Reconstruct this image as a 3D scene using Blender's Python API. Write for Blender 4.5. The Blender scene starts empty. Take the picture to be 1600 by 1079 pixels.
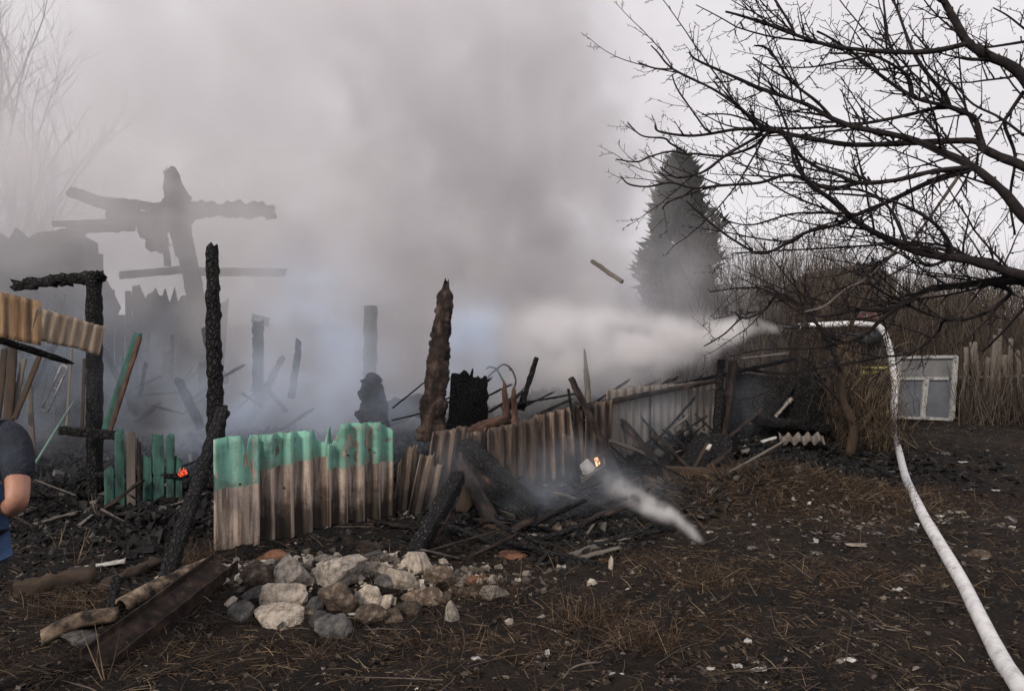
import bpy, bmesh, math, random
import numpy as np
from mathutils import Vector, Matrix, noise
R = random.Random(7)
NR = np.random.RandomState(11)
C = bpy.context.scene
COL = C.collection
rad = math.radians

# ------------------------------------------------------------------ camera
camd = bpy.data.cameras.new('camera'); cam = bpy.data.objects.new('camera', camd)
COL.objects.link(cam); C.camera = cam
CAMZ, PITCH, FPX = 1.65, rad(1.71), 1600 * 26 / 36
camd.lens = 26; camd.sensor_width = 36; camd.clip_end = 3000; camd.clip_start = .05
cam.location = (0, 0, CAMZ); cam.rotation_euler = (math.pi / 2 - PITCH, 0, 0)

# ------------------------------------------------------------------ node helpers
class S:
    """a socket in a node tree, with arithmetic"""
    def __init__(s, t, k): s.t = t; s.k = k
    def m(s, op, *a, clamp=False):
        n = s.t.nodes.new('ShaderNodeMath'); n.operation = op; n.use_clamp = clamp
        for i, v in enumerate((s,) + a): put(s.t, n.inputs[i], v)
        return S(s.t, n.outputs[0])
    def __add__(s, o): return s.m('ADD', o)
    def __sub__(s, o): return s.m('SUBTRACT', o)
    def __rsub__(s, o): return (s * -1.0) + o
    def __mul__(s, o): return s.m('MULTIPLY', o)
    def __truediv__(s, o): return s.m('DIVIDE', o)
    __radd__ = __add__; __rmul__ = __mul__
    def ramp(s, a, b, c=0.0, d=1.0, smooth=True):
        n = s.t.nodes.new('ShaderNodeMapRange'); n.interpolation_type = 'SMOOTHSTEP' if smooth else 'LINEAR'
        put(s.t, n.inputs['Value'], s)
        for k, v in zip(('From Min', 'From Max', 'To Min', 'To Max'), (a, b, c, d)): n.inputs[k].default_value = v
        return S(s.t, n.outputs[0])
def put(t, inp, v):
    if isinstance(v, S): t.links.new(v.k, inp)
    elif isinstance(v, bpy.types.NodeSocket): t.links.new(v, inp)
    else:
        if isinstance(v, (tuple, list)) and len(v) == 3 and inp.type == 'RGBA': v = (*v, 1)
        inp.default_value = v
def nd(t, typ, out=0, ins=None, **props):
    n = t.nodes.new(typ)
    for k, v in props.items(): setattr(n, k, v)
    for k, v in (ins or {}).items(): put(t, n.inputs[k], v)
    return S(t, n.outputs[out])
def mix(t, f, a, b, mode='MIX'):
    n = t.nodes.new('ShaderNodeMix'); n.data_type = 'RGBA'; n.blend_type = mode
    put(t, n.inputs[0], f); put(t, n.inputs[6], a); put(t, n.inputs[7], b)
    return S(t, n.outputs[2])
def cramp(t, f, stops):
    n = t.nodes.new('ShaderNodeValToRGB'); e = n.color_ramp.elements
    while len(e) < len(stops): e.new(.5)
    for i, (p, c) in enumerate(stops): e[i].position = p; e[i].color = (*c, 1)
    put(t, n.inputs[0], f); return S(t, n.outputs[0])
def fbm(t, vec, scale, detail=4, rough=.55, dist=0.0):
    return nd(t, 'ShaderNodeTexNoise', 0, {'Vector': vec, 'Scale': scale, 'Detail': detail, 'Roughness': rough, 'Distortion': dist})
def vmul(t, vec, s):
    return nd(t, 'ShaderNodeVectorMath', 0, {0: vec, 1: s}, operation='MULTIPLY')
def new_mat(name):
    m = bpy.data.materials.new(name); m.use_nodes = True; t = m.node_tree; t.nodes.clear()
    out = t.nodes.new('ShaderNodeOutputMaterial'); b = t.nodes.new('ShaderNodeBsdfPrincipled')
    t.links.new(b.outputs[0], out.inputs[0]); return m, t, b
def objc(t): return S(t, t.nodes.new('ShaderNodeTexCoord').outputs['Object'])
def uvc(t): return S(t, t.nodes.new('ShaderNodeTexCoord').outputs['UV'])
def geo(t, o): return S(t, t.nodes.new('ShaderNodeNewGeometry').outputs[o])
def bump(t, b, h, strength=.5, dist=.01):
    n = t.nodes.new('ShaderNodeBump'); n.inputs['Strength'].default_value = strength; n.inputs['Distance'].default_value = dist
    put(t, n.inputs['Height'], h); t.links.new(n.outputs[0], b.inputs['Normal'])

# ------------------------------------------------------------------ sky, sun, exposure
SUN_EL, SUN_AZ = rad(30), rad(-146)      # azimuth from +Y (the way the camera looks) to the right: from behind, left
w = bpy.data.worlds.new('World'); C.world = w; w.use_nodes = True; t = w.node_tree; t.nodes.clear()
sky = nd(t, 'ShaderNodeTexSky', 0, sky_type='NISHITA', sun_disc=False, sun_elevation=SUN_EL, sun_rotation=SUN_AZ, dust_density=4.0, air_density=1.2)
bw = nd(t, 'ShaderNodeRGBToBW', 0, {0: sky})
tc = S(t, t.nodes.new('ShaderNodeTexCoord').outputs['Generated'])
cl = fbm(t, vmul(t, tc, (1.5, 1.5, 4.0)), 1.3, 5, .5, .4)
over = cramp(t, cl, [(.25, (7.0, 6.7, 6.9)), (.5, (7.9, 7.6, 7.9)), (.75, (9.0, 8.7, 8.9))])
skyc = mix(t, .9, mix(t, .8, sky, bw), over)
bg = t.nodes.new('ShaderNodeBackground'); put(t, bg.inputs[0], skyc); bg.inputs[1].default_value = .12
t.links.new(bg.outputs[0], t.nodes.new('ShaderNodeOutputWorld').inputs[0])
sd = bpy.data.lights.new('sun', 'SUN'); sd.energy = 2.9; sd.angle = rad(9); sd.color = (1, .88, .74)
so = bpy.data.objects.new('sun', sd); COL.objects.link(so)
sv = Vector((math.sin(SUN_AZ) * math.cos(SUN_EL), math.cos(SUN_AZ) * math.cos(SUN_EL), math.sin(SUN_EL)))
so.rotation_euler = sv.to_track_quat('Z', 'Y').to_euler(); so.location = sv * 50
C.view_settings.view_transform = 'Standard'; C.view_settings.look = 'None'; C.view_settings.gamma = 1
C.view_settings.use_curve_mapping = False; C.view_settings.exposure = -0.1
C.cycles.use_denoising = True; C.cycles.volume_bounces = 4; C.cycles.max_bounces = 7
C.cycles.volume_step_rate = 1.0; C.cycles.volume_max_steps = 256

# ------------------------------------------------------------------ world helpers
def ray(px, py):
    dx, dz = (px - 800) / FPX, -(py - 539.5) / FPX
    return Vector((dx, math.cos(PITCH) + dz * math.sin(PITCH), -math.sin(PITCH) + dz * math.cos(PITCH)))
def P(px, py, Y):
    d = ray(px, py); k = Y / d.y
    return Vector((d.x * k, Y, CAMZ + d.z * k))
def PX(v, Y): return v / FPX * Y
MOUNDS = [(-1.0, 4.5, .85, .3, .11), (2.5, 6.9, 1.0, .5, .24), (-2.9, 4.3, 1.0, .4, .06), (.5, 9.4, 1.25, .55, .62), (1.2, 11, 2.5, 1.0, .4),
          (-2.2, 8.6, 1.4, .9, .25), (3.4, 10.6, 1.4, .9, .15), (3.1, 9.3, .7, .4, .12), (0.1, 6.6, 1.2, .5, .06), (-5, 9, 2, 1.4, .25)]
def hgt(x, y):
    x = np.asarray(x, float); y = np.asarray(y, float)
    h = .022 * np.sin(1.3 * x + .7 * y) + .016 * np.sin(2.9 * x - 1.7 * y + 1) + .011 * np.sin(5.1 * x + 4.3 * y + 2) + .008 * np.sin(9.7 * x - 8.1 * y) + .006 * np.sin(17 * x + 3 * y) * np.sin(15 * y - 5 * x)
    for mx, my, rx, ry, a in MOUNDS:
        h = h + a * np.exp(-((x - mx) / rx) ** 2 - ((y - my) / ry) ** 2)
    return h
def H(x, y): return float(hgt(x, y))
def G(px, py, lift=0.0):
    """where the sight line through a picture point meets the ground"""
    d = ray(px, py); Ys = np.arange(2.0, 60, .02); z = CAMZ + d.z / d.y * Ys
    hit = np.nonzero(z <= hgt(d.x / d.y * Ys, Ys) + lift)[0]
    return P(px, py, float(Ys[hit[0]])) if len(hit) else P(px, py, 60)

def mesh(name, vs, fs, m=None, parent=None, smooth=False, uvs=None, cols=None):
    me = bpy.data.meshes.new(name)
    vs = [tuple(v) for v in vs] if not isinstance(vs, np.ndarray) else vs.tolist()
    me.from_pydata(vs, [], fs if not isinstance(fs, np.ndarray) else fs.tolist())
    if uvs is not None:
        l = me.uv_layers.new(name='UVMap'); idx = np.empty(len(me.loops), int); me.loops.foreach_get('vertex_index', idx)
        l.data.foreach_set('uv', np.asarray(uvs, float)[idx].ravel())
    if smooth: me.polygons.foreach_set('use_smooth', [True] * len(me.polygons))
    me.update()
    o = bpy.data.objects.new(name, me); COL.objects.link(o)
    if m: me.materials.append(m)
    if parent: o.parent = parent
    return o
def tag(o, label=None, cat=None, group=None, kind=None):
    if label: o['label'] = label
    if cat: o['category'] = cat
    if group: o['group'] = group
    if kind: o['kind'] = kind
    return o
def thing(name, label, cat, loc=(0, 0, 0), group=None):
    o = bpy.data.objects.new(name, None); COL.objects.link(o); o.location = loc; o.empty_display_size = .1
    tag(o, label, cat, group)
    bpy.context.view_layer.update(); return o
def adopt(root, *objs):
    """parent meshes that were written in world coordinates to a root standing at its base"""
    for o in objs:
        o.parent = root; o.matrix_parent_inverse = Matrix.Translation(-Vector(root.location))

class MB:
    def __init__(s): s.v = []; s.f = []; s.uv = []
    def add(s, vs, fs):
        n = len(s.v); s.v += [tuple(v) for v in vs]; s.f += [tuple(i + n for i in f) for f in fs]
    def tube(s, pts, rs, n=6, cap=True, flat=1.0):
        pts = [Vector(p) for p in pts]; rings = []
        up = None
        for i, p in enumerate(pts):
            d = (pts[min(i + 1, len(pts) - 1)] - pts[max(i - 1, 0)])
            if d.length < 1e-9: d = Vector((0, 0, 1))
            d.normalize()
            if up is None: up = d.orthogonal().normalized()
            up = (up - d * up.dot(d))
            up = up.normalized() if up.length > 1e-6 else d.orthogonal().normalized()
            sd = d.cross(up); r = rs[i] if not isinstance(rs, (int, float)) else rs
            rings.append([p + (up * math.cos(a) * flat + sd * math.sin(a)) * r for a in [2 * math.pi * k / n for k in range(n)]])
        vs = [v for r in rings for v in r]; fs = []
        for i in range(len(rings) - 1):
            for k in range(n):
                fs.append((i * n + k, i * n + (k + 1) % n, (i + 1) * n + (k + 1) % n, (i + 1) * n + k))
        if cap: fs.append(tuple(range(n - 1, -1, -1))); fs.append(tuple((len(rings) - 1) * n + k for k in range(n)))
        s.add(vs, fs)
    def box(s, c, sx, sy, sz, rot=None):
        M = rot or Matrix.Identity(3); c = Vector(c)
        vs = [c + M @ Vector((x * sx / 2, y * sy / 2, z * sz / 2)) for x in (-1, 1) for y in (-1, 1) for z in (-1, 1)]
        s.add(vs, [(0, 1, 3, 2), (4, 6, 7, 5), (0, 4, 5, 1), (2, 3, 7, 6), (0, 2, 6, 4), (1, 5, 7, 3)])
    def build(s, name, m, parent=None, smooth=False): return mesh(name, s.v, s.f, m, parent, smooth)
def smoothpts(pts, k=5):
    pts = [Vector(p) for p in pts]; out = []
    for i in range(len(pts) - 1):
        a, b = pts[max(i - 1, 0)], pts[i]; c, d = pts[i + 1], pts[min(i + 2, len(pts) - 1)]
        for j in range(k):
            u = j / k
            out.append(.5 * ((2 * b) + (c - a) * u + (2 * a - 5 * b + 4 * c - d) * u * u + (3 * b - a - 3 * c + d) * u ** 3))
    out.append(pts[-1]); return out

# ------------------------------------------------------------------ materials
def tone(t, b, lo, hi):
    """each object a little lighter or darker than the next"""
    src = b.inputs['Base Color'].links[0].from_socket; r = S(t, t.nodes.new('ShaderNodeObjectInfo').outputs['Random'])
    g_ = r.ramp(0, 1, lo, hi, False); n = t.nodes.new('ShaderNodeCombineColor'); [put(t, n.inputs[i], g_) for i in range(3)]
    put(t, b.inputs['Base Color'], mix(t, 1.0, src, S(t, n.outputs[0]), 'MULTIPLY'))
def simple(name, stops, scale=6, detail=5, rough=.85, bs=.4, bscale=30, bdist=.01, stretch=(1, 1, 1), coord='obj', spec=.3, metal=0.0):
    m, t, b = new_mat(name); c = objc(t) if coord == 'obj' else uvc(t)
    v = vmul(t, c, stretch); f = fbm(t, v, scale, detail, .6)
    put(t, b.inputs['Base Color'], cramp(t, f, stops)); b.inputs['Roughness'].default_value = rough
    b.inputs['Specular IOR Level'].default_value = spec; b.inputs['Metallic'].default_value = metal
    if bs: bump(t, b, fbm(t, v, bscale, 5, .65), bs, bdist)
    return m
def island(name, stops, rough=.9, bs=0, spec=.25):
    m, t, b = new_mat(name); r = geo(t, 'Random Per Island')
    put(t, b.inputs['Base Color'], cramp(t, r, stops)); b.inputs['Roughness'].default_value = rough
    b.inputs['Specular IOR Level'].default_value = spec; return m
def char_mat(name, brown=0.0, ash=.3, cell=34, along=(1, 1, .6)):
    m, t, b = new_mat(name); c = objc(t)
    wv = nd(t, 'ShaderNodeVectorMath', 0, {0: c, 1: vmul(t, nd(t, 'ShaderNodeTexNoise', 1, {'Vector': c, 'Scale': 9.0}), (.05, .05, .05))}, operation='ADD')
    v = nd(t, 'ShaderNodeTexVoronoi', 0, {'Vector': vmul(t, wv, along), 'Scale': float(cell)}, feature='DISTANCE_TO_EDGE')
    cr = v.ramp(0.0, .22)
    n1 = fbm(t, c, 3.2, 5, .6); n2 = fbm(t, c, 40, 4, .7)
    base = mix(t, n1.ramp(.62 - .45 * brown, .75 - .35 * brown), (.011, .0105, .012), (.085, .05, .036))
    base = mix(t, (n2.ramp(.5, .75) * cr) * ash, base, (.13, .13, .14))
    base = mix(t, cr, (.002, .002, .002), base)
    put(t, b.inputs['Base Color'], base); b.inputs['Roughness'].default_value = .7; b.inputs['Specular IOR Level'].default_value = .25
    bump(t, b, cr + n2 * .35, 1.0, .03); return m
M = {}
M['char'] = char_mat('charred_wood'); M['char_brown'] = simple('half_charred_wood', [(.36, (.004, .0035, .0035)), (.52, (.026, .018, .016)), (.72, (.095, .062, .052))], 13, 9, .9, 1.0, 30, .03, (1, 1, .35))
M['char_red'] = simple('scorched_reddish_wood', [(.3, (.01, .007, .006)), (.5, (.06, .032, .024)), (.75, (.17, .088, .062))], 16, 6, .85, .8, 26, .012, (1, 1, .35))
M['char_fine'] = char_mat('fine_cracked_charcoal', 0, .75, 34, (1, 1, .8))
M['oldwood'] = simple('weathered_grey_wood', [(.3, (.05, .045, .043)), (.55, (.13, .115, .1)), (.8, (.22, .2, .18))], 7, 6, .9, .6, 30, .006, (1, 1, .12))
M['brownwood'] = simple('scorched_brown_wood', [(.32, (.012, .009, .008)), (.55, (.05, .034, .023)), (.8, (.13, .088, .058))], 7, 6, .9, .6, 30, .006, (1, 1, .2))
M['greenwood'] = simple('flaking_green_painted_wood', [(.34, (.012, .012, .011)), (.47, (.02, .056, .048)), (.72, (.05, .15, .122))], 13, 6, .8, .6, 30, .005, (1, 1, .3))
M['palegreen'] = simple('pale_green_lath', [(.3, (.05, .085, .08)), (.7, (.2, .29, .265))], 9, 5, .8, .4, 30, .004, (1, 1, .3))
M['whitepaint'] = simple('chipped_white_paint', [(.34, (.1, .095, .09)), (.47, (.26, .26, .26)), (.8, (.42, .42, .43))], 14, 6, .7, .5, 40, .003)
M['rust'] = simple('rusted_steel', [(.32, (.007, .005, .005)), (.5, (.022, .014, .011)), (.72, (.075, .046, .033))], 14, 6, .8, .6, 40, .004, metal=.2)
M['darkmetal'] = simple('sooty_metal', [(.3, (.012, .012, .012)), (.7, (.07, .065, .06))], 12, 5, .6, .4, 40, .002, metal=.5)
M['bark'] = simple('apple_bark', [(.3, (.006, .005, .006)), (.6, (.017, .013, .014)), (.8, (.045, .036, .032))], 18, 5, .9, .8, 45, .006)
M['bark_pale'] = simple('dead_pale_branch_bark', [(.3, (.04, .035, .033)), (.6, (.12, .105, .095))], 18, 5, .9, .6, 45, .004)
M['bark_grey'] = simple('grey_tree_bark', [(.3, (.05, .045, .045)), (.7, (.13, .12, .115))], 8, 5, .9, .5, 30, .01)
M['vine'] = island('dry_vine_stems', [(0, (.014, .010, .007)), (.5, (.042, .031, .022)), (.85, (.11, .082, .056)), (1, (.24, .185, .125))])
M['thicket'] = island('thicket_twigs', [(0, (.014, .011, .010)), (.6, (.042, .032, .027)), (1, (.105, .085, .07))])
M['needles'] = island('conifer_foliage', [(0, (.007, .010, .008)), (.5, (.018, .024, .018)), (.85, (.04, .042, .026)), (1, (.06, .05, .028))])
M['straw'] = island('dry_straw', [(0, (.014, .009, .006)), (.6, (.046, .028, .019)), (.9, (.12, .084, .056)), (1, (.26, .2, .13))])
M['litter'] = island('dark_litter', [(0, (.006, .005, .005)), (.5, (.014, .010, .0085)), (.8, (.038, .027, .021)), (.95, (.085, .068, .058)), (1, (.19, .17, .155))])
M['flakes'] = island('pale_ash_flakes', [(0, (.06, .058, .055)), (.6, (.13, .125, .12)), (.9, (.3, .29, .28)), (1, (.5, .49, .47))])
M['paper'] = simple('pale_cement_scrap', [(.3, (.16, .16, .16)), (.5, (.4, .39, .38)), (.8, (.58, .57, .55))], 20, 4, .8, .4, 60, .003)
M['stone_pale'] = simple('pale_mortar_stone', [(.3, (.05, .043, .037)), (.42, (.17, .15, .13)), (.56, (.3, .265, .235)), (.75, (.42, .38, .34))], 30, 10, .95, 1.0, 60, .012)
M['stone_cream'] = simple('cream_pitted_stone', [(.3, (.06, .05, .042)), (.4, (.24, .205, .17)), (.55, (.41, .355, .3)), (.75, (.54, .485, .425))], 28, 10, .95, 1.0, 55, .014)
M['stone_grey'] = simple('sooty_grey_stone', [(.3, (.018, .018, .019)), (.5, (.065, .063, .062)), (.75, (.15, .14, .13))], 19, 10, .95, 1.0, 60, .01)
M['stone_brown'] = simple('brown_stone', [(.3, (.022, .016, .013)), (.5, (.08, .058, .044)), (.75, (.27, .22, .18))], 24, 10, .95, 1.0, 60, .01)
for k_ in ('stone_pale', 'stone_cream', 'stone_grey', 'stone_brown'):
    t_ = M[k_].node_tree; tone(t_, next(n for n in t_.nodes if n.type == 'BSDF_PRINCIPLED'), (.5), 1.2)
M['brick'] = simple('scorched_brick', [(.3, (.04, .02, .014)), (.55, (.17, .08, .048)), (.8, (.26, .15, .1))], 10, 7, .95, .8, 45, .006)
M['hose'] = simple('white_hose_canvas', [(.28, (.2, .19, .185)), (.4, (.5, .495, .5)), (.55, (.64, .64, .66)), (.8, (.7, .7, .73))], 13, 9, .7, .6, 60, .006)
M['skin'] = simple('skin', [(.3, (.27, .13, .09)), (.7, (.43, .23, .165))], 14, 6, .5, .4, 40, .006)
M['navy'] = simple('navy_cotton', [(.3, (.01, .013, .02)), (.7, (.026, .032, .048))], 9, 4, .9, .9, 9, .05)
M['denim'] = simple('blue_denim', [(.3, (.035, .07, .15)), (.7, (.07, .12, .24))], 20, 5, .9, .4, 30, .006)
M['turnout'] = simple('dark_turnout_cloth', [(.3, (.012, .013, .018)), (.7, (.035, .035, .042))], 9, 4, .9, .4, 22, .01)
M['yellow'] = simple('yellow_reflective_band', [(.3, (.32, .28, .09)), (.7, (.5, .45, .16))], 12, 3, .5, .2, 60, .002)
M['helmet'] = simple('scuffed_red_brown_helmet', [(.3, (.022, .010, .009)), (.7, (.075, .026, .021))], 12, 3, .4, .1, 60, .002)
M['hair'] = simple('dark_hair', [(.3, (.012, .009, .007)), (.7, (.04, .03, .022))], 60, 4, .7, .6, 120, .004)
M['shoe'] = simple('grey_shoe', [(.3, (.1, .1, .1)), (.7, (.3, .3, .3))], 12, 3, .6, .2, 60, .002)
M['panelgrey'] = simple('dusty_grey_panel', [(.3, (.08, .083, .088)), (.7, (.16, .165, .172))], 3, 5, .45, .2, 20, .003)
M['panelblue'] = simple('blue_grey_dusty_glass', [(.3, (.065, .073, .09)), (.7, (.12, .132, .155))], 3, 5, .5, .15, 20, .002, spec=.5)
M['roofgrey'] = simple('grey_roofing', [(.3, (.05, .05, .055)), (.7, (.1, .1, .11))], 3, 4, .8, .3, 12, .01)
M['housewall'] = simple('grey_plaster', [(.3, (.12, .12, .13)), (.7, (.2, .2, .21))], 3, 4, .9, .3, 12, .01)
def ember_mat(name, col, e):
    m, t, b = new_mat(name); c = objc(t); f = fbm(t, c, 30, 4)
    put(t, b.inputs['Base Color'], (.02, .01, .01)); put(t, b.inputs['Emission Color'], col); put(t, b.inputs['Emission Strength'], f.ramp(.35, .65, .15, e)); return m
M['flame'] = ember_mat('low_red_flame', (1, .09, .03), 1.6); M['glow'] = ember_mat('bright_orange_flame', (1, .52, .25), 3.2)

def slate_mat(name, paint=None, light=(.5, .405, .34), mid=(.2, .152, .126), dark=(.025, .019, .016), soot=.62, sootlvl=.32, rustc=(.2, .1, .045), pline=.55, slope=0.0, rustamt=.5):
    """corrugated asbestos-cement: UV is metres along and up the sheet"""
    m, t, b = new_mat(name); uv = uvc(t)
    x = nd(t, 'ShaderNodeSeparateXYZ', 0, {0: uv}); y = S(t, x.k.node.outputs[1])
    st = fbm(t, vmul(t, uv, (22.0, 1.6, 1.0)), 1.0, 6, .65)
    st2 = fbm(t, vmul(t, uv, (9.0, .9, 1.0)), 1.0, 4, .6, .3)
    pt = fbm(t, vmul(t, uv, (9, 7, 1)), 1.0, 7, .7); fine = fbm(t, uv, 55.0, 6, .75)
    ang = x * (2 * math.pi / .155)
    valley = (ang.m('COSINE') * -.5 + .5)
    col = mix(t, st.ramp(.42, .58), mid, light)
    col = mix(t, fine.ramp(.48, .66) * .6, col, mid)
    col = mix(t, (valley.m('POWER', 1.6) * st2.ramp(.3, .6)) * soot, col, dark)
    col = mix(t, (st2.ramp(.5, .66) * y.ramp(.5, .12)) * rustamt, col, rustc)
    low = y + (pt - .5) * .5 + (st - .5) * .35
    col = mix(t, low.ramp(sootlvl + .12, sootlvl - .16) * .93, col, dark)
    col = mix(t, (fine.ramp(.58, .72) * low.ramp(sootlvl + .5, sootlvl)) * .8, col, (.012, .01, .009))
    if paint:
        yy = y + x * slope
        pm = (yy + (pt - .5) * .03 + (fine - .5) * .02).ramp(pline - .008, pline + .008)
        pc = mix(t, st2.ramp(.3, .7), paint, tuple(c * 1.35 for c in paint))
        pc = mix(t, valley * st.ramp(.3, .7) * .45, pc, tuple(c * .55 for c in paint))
        pc = mix(t, (valley.ramp(.28, .02) * fine.ramp(.35, .6)) * .55, pc, (.42, .58, .5))  # ridge highlight put into the paint colour: paler along the crests
        pc = mix(t, fbm(t, vmul(t, uv, (3.5, 5.0, 1)), 1.0, 7, .7).ramp(.44, .64) * .5, pc, (.075, .115, .098)); pc = mix(t, (yy + (pt - .5) * .12).ramp(pline + .09, pline) * .35, pc, (.2, .2, .16))
        gone = fbm(t, vmul(t, uv, (8.0, 2.2, 1)), 1.0, 8, .72).ramp(.565, .59)
        chips = fine.ramp(.6, .64) * .85
        topb = y.ramp(.9, .96) * fine.ramp(.5, .58) * pt.ramp(.45, .6)
        col = mix(t, (valley.ramp(.2, .0) * st2.ramp(.35, .6)) * .5, col, tuple(min(.62, c * 1.25) for c in light))  # matching crest highlight painted into the bare cement colour
        pm2 = pm * (1.0 - gone) * (1.0 - chips)
        col = mix(t, pm2, col, pc); col = mix(t, topb * .85, col, (.03, .025, .02))
        col = mix(t, st.ramp(.56, .66) * pm2 * .5, col, (.03, .05, .04)); col = mix(t, st.ramp(.44, .34) * pm2 * .5, col, (.26, .52, .43))
    put(t, b.inputs['Base Color'], col); b.inputs['Roughness'].default_value = .85; b.inputs['Specular IOR Level'].default_value = .25
    bump(t, b, fine + pt * .6, .35, .006); return m
GREEN = (.15, .335, .27)
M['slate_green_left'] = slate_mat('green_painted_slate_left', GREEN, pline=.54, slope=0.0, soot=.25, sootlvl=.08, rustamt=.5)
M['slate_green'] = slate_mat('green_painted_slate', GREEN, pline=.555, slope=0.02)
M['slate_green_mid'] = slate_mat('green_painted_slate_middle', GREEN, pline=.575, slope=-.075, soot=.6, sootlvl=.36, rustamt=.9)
M['slate_burnt'] = slate_mat('sooty_brown_slate', None, (.2, .15, .12), (.075, .055, .046), (.02, .015, .013), .9, .12)
M['slate_leaning'] = slate_mat('scorched_slate', None, (.26, .2, .155), (.1, .075, .06), (.018, .014, .012), .8, .3)
M['slate_pale'] = slate_mat('dusty_grey_slate', None, (.24, .21, .185), (.16, .14, .125), (.07, .06, .055), .4, .1)
M['slate_tan'] = slate_mat('tan_slate', None, (.4, .33, .26), (.25, .195, .15), (.1, .07, .05), .55, -.3)
M['slate_orange'] = slate_mat('orange_tan_slate', None, (.4, .26, .15), (.2, .13, .08), (.06, .04, .03), .7, -.3)

def soil_mat():
    m, t, b = new_mat('burnt_soil'); c = geo(t, 'Position')
    n1 = fbm(t, c, .55, 5, .6); n2 = fbm(t, c, 4.5, 8, .7); n3 = fbm(t, c, 38, 6, .75); n4 = fbm(t, c, 13, 6, .7)
    col = mix(t, n2.ramp(.35, .65), (.0035, .003, .003), (.018, .0125, .010))
    col = mix(t, n1.ramp(.42, .62) * .7, col, (.026, .0175, .0135))
    col = mix(t, fbm(t, c, 1.1, 6, .65, .5).ramp(.48, .58) * .8, col, (.004, .0038, .0042))
    col = mix(t, n3.ramp(.56, .68) * .6, col, (.06, .048, .041))
    col = mix(t, n4.ramp(.52, .66) * .75, col, (.005, .0045, .0045))
    sx = nd(t, 'ShaderNodeSeparateXYZ', 0, {0: c}); sy = S(t, sx.k.node.outputs[1])
    burnt = ((sx * -.69 + sy * .72) + (n1 - .5) * 1.6).ramp(4.3, 5.1)        # beyond the fence everything is black
    col = mix(t, burnt * sx.ramp(5.5, 3.5) * .9, col, (.006, .006, .007))
    put(t, b.inputs['Base Color'], col); b.inputs['Roughness'].default_value = .95; b.inputs['Specular IOR Level'].default_value = .2
    bump(t, b, n2 * .6 + n3 * .5 + n4 * .6, 1.0, .035); return m
M['soil'] = soil_mat()

# ------------------------------------------------------------------ ground
def axis(a, b, step, far, k=1.13):
    c = list(np.arange(a, b, step)); s = step
    while c[-1] < far: s *= k; c.append(c[-1] + s)
    return c
xs = axis(0, 6.5, .055, 300); xs = [-v for v in xs[:0:-1]] + xs
ys = [-40, -20, -10, -4, -1] + axis(1.0, 12.5, .055, 700)
X, Y = np.meshgrid(xs, ys); nx, ny = len(xs), len(ys)
Z = hgt(X, Y)
rough = NR.rand(ny, nx) * .035 * np.exp(-((Y - 6) / 9) ** 2)
Z = np.where(np.hypot(X, Y) < 30, Z + rough, -.0)
V = np.stack([X.ravel(), Y.ravel(), Z.ravel()], 1)
i = np.arange(ny - 1)[:, None] * nx + np.arange(nx - 1)[None]
F = np.stack([i, i + 1, i + nx + 1, i + nx], -1).reshape(-1, 4)
g = mesh('ground', V, F, M['soil'], smooth=True); tag(g, 'dark burnt soil of the yard', kind='structure')

# ------------------------------------------------------------------ corrugated sheets
def sheet(name, O, U, V, wid, hei, m, top=None, bot=None, amp=.022, per=.155, th=.007, left=None, phase=0, bend=0.0, u0=0, v0=0, rows=16, parent=None, holes=()):
    """a corrugated sheet from O along U (width) and V (height); top(u)/bot(u) give its broken edges"""
    U = Vector(U).normalized(); V = Vector(V).normalized(); N = U.cross(V).normalized(); O = Vector(O)
    nu = max(8, int(wid / per * 12)); vs = []; uv = []
    for side in (0, 1):
        for j in range(rows + 1):
            for k in range(nu + 1):
                u = wid * k / nu; a = bot(u) if bot else 0.0; z = top(u) if top else hei
                v = a + (z - a) * j / rows
                d = amp * math.cos(2 * math.pi * (u + phase) / per) + bend * (v / hei) ** 2 + .006 * noise.noise(Vector((u * 2 + O.x * 3, v * 2, O.y)))
                p = O + U * (u + (left(v) if left else 0) * (1 - u / wid)) + V * v + N * (d + (th if side else 0))
                vs.append(p); uv.append((u + u0, v + v0))
    W = nu + 1; B = (rows + 1) * W; fs = []
    def hole(u, v): return any(((u - a) / ra) ** 2 + ((v - b) / rb) ** 2 < 1 for a, b, ra, rb in holes)
    for j in range(rows):
        for k in range(nu):
            if holes and hole(wid * (k + .5) / nu, hei * (j + .5) / rows): continue
            q = j * W + k
            fs.append((q, q + 1, q + W + 1, q + W)); fs.append((B + q, B + q + W, B + q + W + 1, B + q + 1))
    for k in range(nu):
        fs.append((k, B + k, B + k + 1, k + 1)); q = rows * W + k; fs.append((q, q + 1, B + q + 1, B + q))
    for j in range(rows):
        q = j * W; fs.append((q, q + W, B + q + W, B + q)); q = j * W + nu; fs.append((q, B + q, B + q + W, q + W))
    return mesh(name, vs, fs, m, parent, True, uv)
def jag(base, amp, freq, seed, bites=()):
    def f(u):
        h = base(u) if callable(base) else base
        h += amp * noise.noise(Vector((u * freq * .4, seed, 0))) + amp * .7 * noise.noise(Vector((u * freq * 5.3, seed, 5)))
        for c, wd, dp in bites:
            e = abs(u - c) / wd
            if e < 1: h -= dp * min(1, (1 - e) * 2.2) * (1 + .25 * noise.noise(Vector((u * 60, seed, 1))))
        return h
    return f
FO = Vector((-2.14, 5.2, 0)); FD = Vector((.721, .693, 0)); FN = Vector((.693, -.721, 0))   # fence start, direction, towards camera
def fx(px):
    k = (px - 800) / FPX; return (k * FO.y - FO.x) / (FD.x - k * FD.y)
def fpt(d, off=0.0, z=0.0): return FO + FD * d + FN * off + Vector((0, 0, z))
fd = dict(ps=fx)
UPV = Vector((0, 0, 1))
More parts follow.
